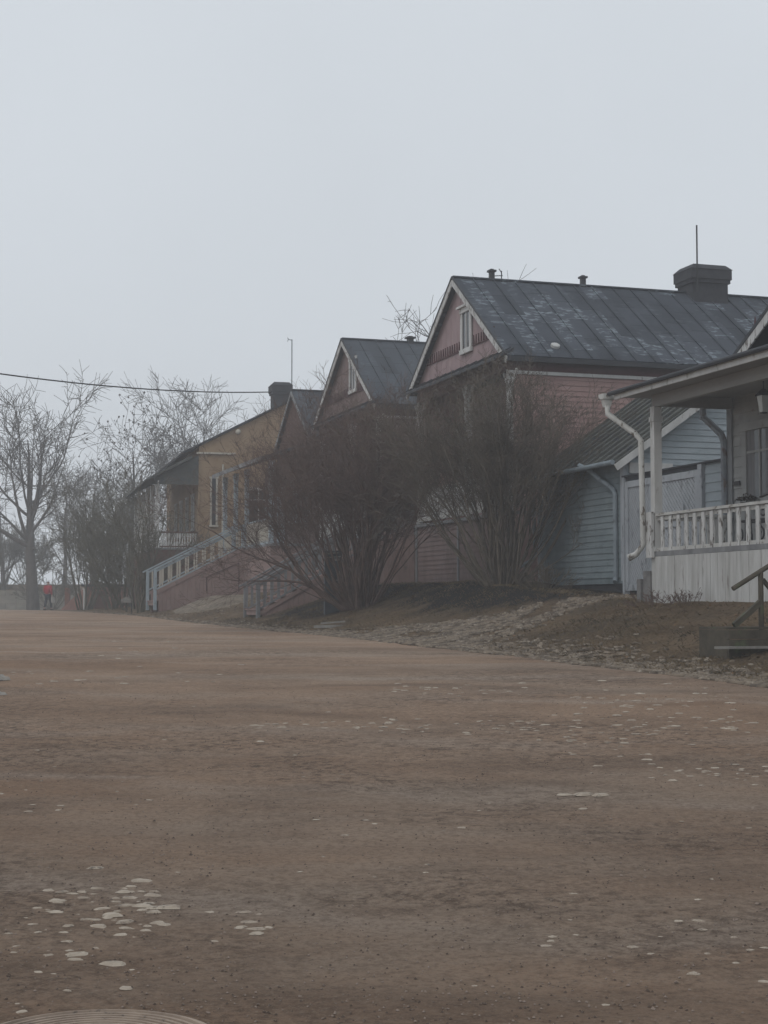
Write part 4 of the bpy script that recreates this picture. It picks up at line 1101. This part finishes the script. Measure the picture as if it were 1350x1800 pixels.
# ------------------------------------------------------------------ overhead cable
p0 = at(476, 689, 62.2); p1 = at(0, 657, 46.0)
d = p1 - p0
pts = []
for i in range(41):
    t = i / 40 * 1.5
    q = p0 + d * t; q.z -= 4 * .42 * (t / 1.5) * (1 - t / 1.5) - 0.0
    pts.append(q)
zc = 4 * .42 * (1 / 1.5) * (1 - 1 / 1.5)
pts = [Vector((q.x, q.y, q.z + zc * (i / 40 * 1.5))) for i, q in enumerate(pts)]
mb = MB(); mb.tube(pts, .022, 6)
tag(mb.build('overhead_cable', M['cable']), 'thin black cable sagging across the sky to the chimney of the yellow house', 'cable')

# ------------------------------------------------------------------ trees and shrubs
def rvec(r): return Vector((r.gauss(0, 1), r.gauss(0, 1), r.gauss(0, 1)))
def grow_branch(tw, p, d, length, r0, r1, depth, rnd, cfg, sides):
    nseg = max(2, int(length / cfg['seg'][min(depth, len(cfg['seg']) - 1)]))
    pts = [p.copy()]; rad = [r0]; dd = d.normalized(); q = p.copy()
    for i in range(nseg):
        up = cfg['up'][min(depth, len(cfg['up']) - 1)]
        dd = (dd + rvec(rnd) * cfg['wob'][min(depth, len(cfg['wob']) - 1)] + Vector((0, 0, up))).normalized()
        q = q + dd * (length / nseg); pts.append(q.copy()); rad.append(r0 + (r1 - r0) * (i + 1) / nseg)
    tw[min(depth, len(tw) - 1)].append((pts, rad, sides[min(depth, len(sides) - 1)]))
    if depth >= cfg['levels']: return
    n = cfg['n'][depth]
    n = int(n * rnd.uniform(.8, 1.2) * (1 if depth == 0 else max(.5, length / cfg['ref'][depth])))
    for k in range(n):
        t = rnd.uniform(cfg['start'][depth], 1.0)
        i = min(nseg - 1, int(t * nseg)); f_ = t * nseg - i
        pp = pts[i].lerp(pts[i + 1], f_); pd = (pts[i + 1] - pts[i]).normalized()
        side = pd.cross(rvec(rnd)).normalized()
        an = math.radians(rnd.uniform(*cfg['ang'][depth]))
        nd = pd * math.cos(an) + side * math.sin(an)
        rr = (r0 + (r1 - r0) * t) * cfg['rk'][depth] * rnd.uniform(.7, 1.05)
        ln = cfg['len'][depth] * rnd.uniform(.55, 1.15) * (1 - cfg['taper'][depth] * t)
        grow_branch(tw, pp, nd, ln, max(rr, cfg['rmin']), cfg['rmin'] * .7, depth + 1, rnd, cfg, sides)
def make_mb(lst):
    mb = MB()
    for (pts, rad, n) in lst: mb.tube(pts, rad, n, cap=False)
    return mb
def tree(pos, height, seed, label, group, m='bark', trunk_r=.22, spread=.5, buds=0, rmin=.010, dens=1.0, bole=.35, lean=(0, 0), low=None, name='bare_tree', seg=.8):
    rnd = random.Random(seed)
    L0 = height * .78
    cfg = dict(levels=3, seg=[.9, .6, .45, .35], up=[.03, .055, .03, .01], wob=[.04, .075, .11, .15],
               n=[int(15 * dens), int(10 * dens), int(7 * dens)], ref=[1, height * .42, height * .2], start=[bole, .18, .15],
               ang=[(25, 62), (25, 60), (25, 65)], rk=[.55, .55, .55], len=[height * .52 * spread * 2, height * .24, height * .10], taper=[.45, .35, .3], rmin=rmin)
    tw = [[], [], [], []]
    grow_branch(tw, Vector((0, 0, -.3)), Vector((lean[0], lean[1], 1)), L0, trunk_r, .03, 0, rnd, cfg, [9, 6, 4, 3])
    if low:
        for (z_, dr_, ln_, rr_) in low:
            grow_branch(tw, Vector((0, 0, z_)), Vector(dr_), ln_, rr_, rr_ * .3, 1, rnd, cfg, [9, 6, 4, 3])
    e = empty(name, pos); tag(e, label, 'tree', group)
    make_mb(tw[0]).build('trunk', M[m], e, smooth=True)
    c_ = make_mb(tw[1] + tw[2] + tw[3])
    cr_ = c_.build('crown', M[m], e)
    if buds:
        b_ = MB()
        for k in range(buds):
            pts = rnd.choice(tw[3])[0]; q = pts[-1]; s_ = rnd.uniform(.03, .075)
            n0 = len(b_.v)
            b_.v += [tuple(q + Vector(x_) * s_) for x_ in ((1, 0, 0), (0, 1, 0), (-1, 0, 0), (0, -1, 0), (0, 0, 1.2), (0, 0, -1.4))]
            b_.f += [tuple(n0 + i for i in t_) for t_ in ((0, 1, 4), (1, 2, 4), (2, 3, 4), (3, 0, 4), (1, 0, 5), (2, 1, 5), (3, 2, 5), (0, 3, 5))]
        b_.build('seed_clusters', M[m], cr_)
    return e
def tpos(x, Y):
    X = (x - 675) / F_PX * Y * 1.004; return (X, Y, H(X, Y))
grp = 'bare trees at the far end of the street'
tree(tpos(62, 95), 13.6, 11, 'tall bare tree with a thick dark trunk and a limb reaching left behind the walker', grp, trunk_r=.42, spread=.68, rmin=.018,
     dens=1.25, bole=.38, low=[(3.6, (-1, -.1, .45), 6.0, .17)])
tree(tpos(226, 100), 13.2, 23, 'tall bare tree dotted with seed clusters left of the yellow house', grp, trunk_r=.30, spread=.40, buds=900, rmin=.016, dens=1.25, bole=.3)
tree(tpos(368, 102), 14.4, 37, 'bare tree whose forked crown stands above the slope of the yellow gable', grp, trunk_r=.28, spread=.50, rmin=.016, dens=1.35, bole=.35)
tree(tpos(452, 112), 15.0, 41, 'slender bare tree just left of the yellow house chimney', grp, trunk_r=.2, spread=.30, rmin=.016, dens=1.3, bole=.4)
tree((.040 * 62, 62, 1.9), 11.3, 53, 'bare tree behind the gap between the two dark gable roofs', 'bare trees behind the houses', trunk_r=.22, spread=.42, rmin=.012, dens=1.0)
tree((.092 * 66, 66, 1.9), 13.5, 59, 'bare tree whose top twigs just clear the ridge of the big roof', 'bare trees behind the houses', trunk_r=.22, spread=.42, rmin=.012, dens=1.0)
# paler trees further off
for (x_, Y_, h_, sd_, lb) in ((10, 128, 11, 61, 'faint bare tree in the fog at the left edge'), (115, 126, 10, 67, 'faint low bare tree in the fog between the two tall trees'),
                              (165, 132, 13.5, 71, 'faint bare tree in the fog behind the dotted tree'),
                              (300, 130, 12.5, 79, 'faint bare tree in the fog just left of the yellow house roof')):
    tree(tpos(x_, Y_), h_, sd_, lb, 'faint trees in the fog', trunk_r=.2, spread=.5, rmin=.016, dens=1.1, bole=.15)

def shrub(pos, height, radius, seed, label, m, nst=60, start0=.42, rmin=.0035, dens=1.0, name='bare_shrub', group=None, lean=.0, maxang=62, leftbias=0, base_r=.28, cat='shrub', power=.75, ysq=.8):
    rnd = random.Random(seed)
    tw = [[], [], [], []]
    for s_ in range(nst):
        az_ = rnd.uniform(0, 2 * math.pi)
        k = rnd.random() ** power
        ang = math.radians(maxang) * k
        d_ = Vector((math.sin(ang) * math.cos(az_) + leftbias * k, math.sin(ang) * math.sin(az_) * ysq, math.cos(ang)))
        L_ = height / max(.62, math.cos(ang * .55)) * rnd.uniform(.58, 1.0) * (1.0 - .18 * k)
        p_ = Vector((math.cos(az_) * base_r * k, math.sin(az_) * base_r * k, -.05))
        cfg = dict(levels=3, seg=[.30, .22, .15, .12], up=[.045, .07, .06, .03], wob=[.11, .15, .18, .2],
                   n=[int(11 * dens), int(7 * dens), int(5 * dens)], ref=[1, .9, .45], start=[start0, .2, .15],
                   ang=[(14, 38), (18, 48), (20, 55)], rk=[.5, .6, .7], len=[height * .34, height * .15, height * .075], taper=[.35, .3, .3], rmin=rmin)
        grow_branch(tw, p_, d_, L_, rnd.choice((.012, .016, .020, .030, .042)) * (height / 4.4), rmin * 1.4, 0, rnd, cfg, [5, 3, 3, 3])
    e = empty(name, pos); tag(e, label, cat, group)
    make_mb(tw[0]).build('stems', M[m], e)
    make_mb(tw[1] + tw[2] + tw[3]).build('twigs', M[m], e)
    return e
p = W(-1.70, 11.0); shrub((p.x, p.y, H(p.x, p.y)), 5.15, 2.3, 101, 'large red brown leafless bush spreading before the two pink verandas', 'twig_red', nst=96, leftbias=-.25, dens=.84, rmin=.0036, base_r=.42, maxang=50, ysq=.9, power=.9)
p = W(.35, 7.2); shrub((p.x, p.y, H(p.x, p.y)), 4.62, 2.1, 103, 'large grey brown leafless bush between the pink veranda and the blue shed', 'twig_grey', nst=80, dens=.84, rmin=.0036, base_r=.40, maxang=44, power=.9)
grp2 = 'shrubs at the far end of the road'
for (x_, Y_, h_, sd_, n_, lb) in ((152, 80, 7.4, 201, 46, 'tall dark round shrub standing clear of the others at the left'),
                                  (205, 72, 5.6, 203, 60, 'dense green brown shrub in the middle of the far thicket'),
                                  (240, 63.5, 4.9, 207, 40, 'green brown shrub behind the veiling shrub at the yellow house'),
                                  (255, 58.5, 5.0, 217, 34, 'twiggy shrub veiling the left end of the yellow house veranda'),
                                  (185, 88, 6.5, 209, 36, 'loose shrub at the back of the far thicket')):
    q = tpos(x_, Y_); shrub(q, h_, 2, sd_, lb, 'twig_green', nst=int(n_ * .40), rmin=.008, dens=.70, start0=.30 if x_ < 160 else .08, name='bare_shrub', group=grp2, maxang=44, base_r=.6)
for (x_, Y_, h_, sd_, lb) in ((95, 104, 3.0, 211, 'small arching bush behind the walker'), (12, 118, 5, 213, 'thin bush above the stone wall at the left edge'), (45, 120, 4.5, 215, 'thin bush above the stone wall beside the thick trunk')):
    q = tpos(x_, Y_); shrub(q, h_, 2, sd_, lb, 'twig_green', nst=26, rmin=.013, dens=.7, group=grp2, maxang=60)
# low dry growth by the porch and the shed
for (b_, a_, h_, sd_, lb) in ((-.35, -1.1, .35, 301, 'dry red brown weeds at the left foot of the white skirting'),
                              (-.35, -2.1, .32, 303, 'thin dry weed stems below the middle of the white skirting'),
                              (-.9, -6.9, .7, 305, 'small dry bush behind the mossy steps'),
                              (.6, 7.2 - 1.6, .6, 307, 'low dark bush at the foot of the blue shed wall')):
    p = W(b_, a_); shrub((p.x, p.y, H(p.x, p.y)), h_, .3, sd_, lb, 'twig_red' if sd_ < 307 else 'twig_grey', nst=26 if sd_ != 307 else 60, rmin=.003, dens=.6, name='dry_bush', base_r=.25, maxang=70, cat='bush', group='low dry bushes on the bank')

# ------------------------------------------------------------------ stones and ground cover
rn = random.Random(77)
mb = MB()
def on_ground(b, a): p = W(b, a); return Vector((p.x, p.y, H(p.x, p.y)))
# paved drive up to the gate and cobbled gutter strip along the road
n_ = 0
while n_ < 3000:
    a = rn.uniform(-3.0, 9.0); b = rn.uniform(-3.75, 1.3)
    k = (b + 3.8) / 5.1
    lo_ = -1.6 + 2.8 * min(1, k * 1.6); hi_ = 7.5 - 4.2 * min(1, k * 2.2)
    if not (lo_ < a < hi_): continue
    if noise.noise(Vector((a * .8, b * .8, 5))) < -.22 or min(a - lo_, hi_ - a) < abs(rn.gauss(0, .5)): continue
    p = on_ground(b, a); s_ = rn.uniform(.03, .085)
    mb.blob((p.x, p.y, p.z + .0), s_, s_ * rn.uniform(.7, 1), .035, rn, rn.uniform(0, 3)); n_ += 1
for i in range(4200):
    a = rn.uniform(-14, 20); b = EDGE + abs(rn.gauss(0, .62)) * (1.0 if a < 2 else .5) - .02
    if a > 8 and rn.random() < .6: continue
    p = on_ground(b, a); s_ = rn.uniform(.03, .085)
    mb.blob((p.x, p.y, p.z + .0), s_, s_ * rn.uniform(.7, 1), .03, rn, rn.uniform(0, 3))
for i in range(900):      # gravel heap and far edge
    a = rn.uniform(20, 50); b = rn.choice((rn.gauss(-1.9, .7), EDGE + abs(rn.gauss(0, .15))))
    if b < EDGE: continue
    if a > 30.2 and b > -3.3: continue
    p = on_ground(b, a); s_ = rn.uniform(.04, .09)
    mb.blob((p.x, p.y, p.z), s_, s_ * .8, .03, rn, rn.uniform(0, 3))
tag(mb.build('cobblestones', M['cobble']), 'worn cobbles along the road edge and up to the gate', 'cobbles', kind='stuff')
# flat stones showing through the gravel
mb = MB()
def patch(x0, x1, y0, y1, n, s0, s1):
    for i in range(n):
        p = gp(rn.uniform(x0, x1), rn.gauss((y0 + y1) / 2, (y1 - y0) / 3.2))
        if p is None: continue
        s_ = rn.uniform(s0, s1) * rn.choice((.6, .8, 1, 1))
        hgt = s_ * .22
        mb.blob((p.x, p.y, H(p.x, p.y) - hgt * .1), s_, s_ * rn.uniform(.5, .85), hgt, rn, rn.uniform(-.6, .6))
patch(60, 300, 1545, 1660, 42, .025, .068)
patch(0, 260, 1560, 1680, 40, .010, .04)
patch(300, 490, 1605, 1670, 11, .022, .05)
patch(0, 260, 1690, 1770, 6, .02, .04)
patch(0, 110, 1405, 1440, 5, .02, .045)
patch(900, 1350, 1610, 1680, 13, .015, .035)
patch(700, 1350, 1640, 1790, 9, .015, .035)
patch(560, 1250, 1440, 1470, 6, .015, .04)
patch(440, 920, 1262, 1290, 60, .02, .05)
patch(920, 1350, 1262, 1300, 70, .02, .06)
patch(1120, 1350, 1335, 1372, 38, .02, .05)
patch(1000, 1100, 1290, 1330, 12, .02, .05)
patch(690, 940, 1203, 1222, 32, .02, .06)
patch(1000, 1300, 1212, 1255, 60, .02, .06)
patch(0, 420, 1175, 1200, 24, .02, .06)
patch(0, 500, 1100, 1170, 22, .03, .07)
patch(990, 1060, 1392, 1420, 4, .04, .10)
patch(0, 1350, 1200, 1560, 50, .012, .03)
tag(mb.build('flat_stones', M['flat_stone']), 'pale flat stones worn through the gravel of the road', 'stones', kind='stuff')
# gravel grains near the camera
mb = MB()
for i in range(9000):
    Y = 4.9 + 12 * rn.random() ** 1.6; X = rn.uniform(-.27, .27) * Y
    if noise.noise(Vector((X * 1.3, Y * 1.3, 9))) < rn.uniform(-.5, .35): continue
    s_ = rn.uniform(.003, .008) * (1.5 if rn.random() < .03 else 1)
    z = H(X, Y) + s_ * .3
    n0 = len(mb.v); q = Vector((X, Y, z)); ro = rn.uniform(0, 3)
    c_, s2 = math.cos(ro) * s_, math.sin(ro) * s_
    mb.v += [(X + c_, Y + s2, z), (X - s2, Y + c_, z), (X - c_, Y - s2, z), (X + s2, Y - c_, z), (X, Y, z + s_ * .8)]
    mb.f += [(n0, n0 + 1, n0 + 4), (n0 + 1, n0 + 2, n0 + 4), (n0 + 2, n0 + 3, n0 + 4), (n0 + 3, n0, n0 + 4)]
tag(mb.build('gravel', M['crumb']), 'loose dark and pale gravel grains on the road', 'gravel', kind='stuff')
# dead grass
mb = MB()
for i in range(52000):
    a = rn.uniform(-11, 19) if rn.random() < .85 else rn.uniform(19, 50); b = rn.uniform(EDGE + .25, 1.2)
    if a < -.2 and b > -.15: continue
    if noise.noise(Vector((a * .9, b * .9, 2))) < rn.uniform(-.55, .15): continue
    k = (b + 3.8) / 5.1
    lo_ = -1.4 + 2.8 * min(1, k * 1.6); hi_ = 7.0 - 4.2 * min(1, k * 2.2)
    if lo_ < a < hi_ and rn.random() < .85: continue
    p = on_ground(b, a); an = rn.uniform(0, 6.28); h_ = rn.uniform(.012, .05); l_ = rn.uniform(.02, .08)
    wv = Vector((math.cos(an), math.sin(an), 0)); sv = Vector((-wv.y, wv.x, 0)) * rn.uniform(.002, .005)
    mb.quad(p - sv, p + sv, p + wv * l_ * .5 + sv * .7 + Vector((0, 0, h_ * .8)), p + wv * l_ + Vector((0, 0, h_)))
tag(mb.build('dead_grass', M['dead_grass']), 'short flattened dead grass on the bank', 'grass', kind='stuff')

mb = MB()
for i in range(7000):
    a = rn.uniform(-11, 30); b = EDGE + .15 + 4.6 * rn.random() ** .8
    if noise.noise(Vector((a * .6, b * .6, 12))) < rn.uniform(-.5, .3): continue
    if a < -.2 and b > -.1: continue
    p = on_ground(b, a) + Vector((0, 0, .008)); s_ = rn.uniform(.012, .035); d1 = Vector((rn.gauss(0, 1), rn.gauss(0, 1), rn.gauss(0, .35))).normalized() * s_
    d2 = d1.cross(Vector((rn.gauss(0, .3), rn.gauss(0, .3), 1))).normalized() * s_ * .55
    mb.quad(p - d1, p + d2, p + d1, p - d2)
tag(mb.build('fallen_leaves', M['dry_leaf']), 'brown fallen leaves scattered over the bank', 'leaves', kind='stuff')

# heap of pale gravel at the foot of the long staircase
NA, NB = 40, 18
v, f = [], []
for i in range(NA + 1):
    for j in range(NB + 1):
        ta, tb = i / NA * 2 - 1, j / NB * 2 - 1
        rr = min(1, math.hypot(ta, tb)); a = 26.6 + 3.4 * ta; b = -1.9 + 1.35 * tb
        p = W(b, a); hgt = .14 * (1 - rr * rr) + .11 * noise.noise(Vector((a * 1.7, b * 1.7, 1))) * (1.1 - rr) - (.06 if rr > .93 else 0) - .02
        v.append((p.x, p.y, H(p.x, p.y) + hgt))
for i in range(NA):
    for j in range(NB):
        q = i * (NB + 1) + j; f.append((q, q + 1, q + NB + 2, q + NB + 1))
mb = MB(); mb.v = v; mb.f = f
tag(mb.build('gravel_heap', M['pale_gravel'], smooth=True), 'low pale gravel heap at the foot of the two staircases', 'gravel heap')

# pale rocks at the left road edge
for i, (x_, y_, s_, lb) in enumerate(((-12, 1196, .16, 'pale jagged rock at the left edge of the road, the upper one'), (-6, 1222, .12, 'pale rock at the left edge of the road, the lower one'))):
    p = gp(2, y_); mb = MB(); r2 = random.Random(500 + i)
    mb.blob((0, 0, 0), s_, s_ * 1.3, s_ * .5, r2, .4); mb.blob((s_ * .7, s_ * .2, 0), s_ * .5, s_ * .6, s_ * .3, r2, .9)
    o = mb.build('rock', M['rock']); o.location = (p.x - .10, p.y, p.z); tag(o, lb, 'rock', 'rocks at the left road edge')

# ------------------------------------------------------------------ manhole cover
mc = Vector((-.905, 5.02, 0)); mz = H(mc.x, mc.y)
mh = empty('manhole_cover', (mc.x, mc.y, mz)); tag(mh, 'sandy cast iron manhole cover with concentric rings at the bottom left corner', 'manhole cover')
def lathe(prof, n=96):
    mb = MB()
    for (r_, z_) in prof:
        for k in range(n):
            an = 2 * math.pi * k / n; mb.v.append((r_ * math.cos(an), r_ * math.sin(an), z_))
    for i in range(len(prof) - 1):
        for k in range(n):
            k2 = (k + 1) % n; mb.f.append((i * n + k2, i * n + k, (i + 1) * n + k, (i + 1) * n + k2))
    return mb
prof = [(.395, -.02), (.395, .014), (.375, .018)]
r_ = .370
prof2 = []
lathe([(.397, -.03), (.393, .014), (.372, .020), (.366, .020), (.362, .004)]).build('frame', M['cast_iron'], mh, smooth=False)
prof2 = [(.358, -.01)]
r_ = .356
while r_ > .06:
    prof2 += [(r_, -.004), (r_ - .003, .016), (r_ - .014, .016), (r_ - .017, -.004)]; r_ -= .028
prof2 += [(.001, .006)]
lathe(prof2).build('lid', M['cast_iron'], mh)

# ------------------------------------------------------------------ haze
hz = MB(); hz.box(-175, 175, -160, 215, -1.2, 24)
ho = hz.build('haze', bpy.data.materials.new('haze_air'))
hm = ho.data.materials[0]; hm.use_nodes = True
N = hm.node_tree.nodes; N.clear()
vo = N.new('ShaderNodeVolumePrincipled'); vo.inputs['Color'].default_value = (.95, .97, 1.0, 1); vo.inputs['Density'].default_value = .0027
vo.inputs['Anisotropy'].default_value = 0.0
oo = N.new('ShaderNodeOutputMaterial'); hm.node_tree.links.new(vo.outputs[0], oo.inputs['Volume'])
tag(ho, kind='stuff')
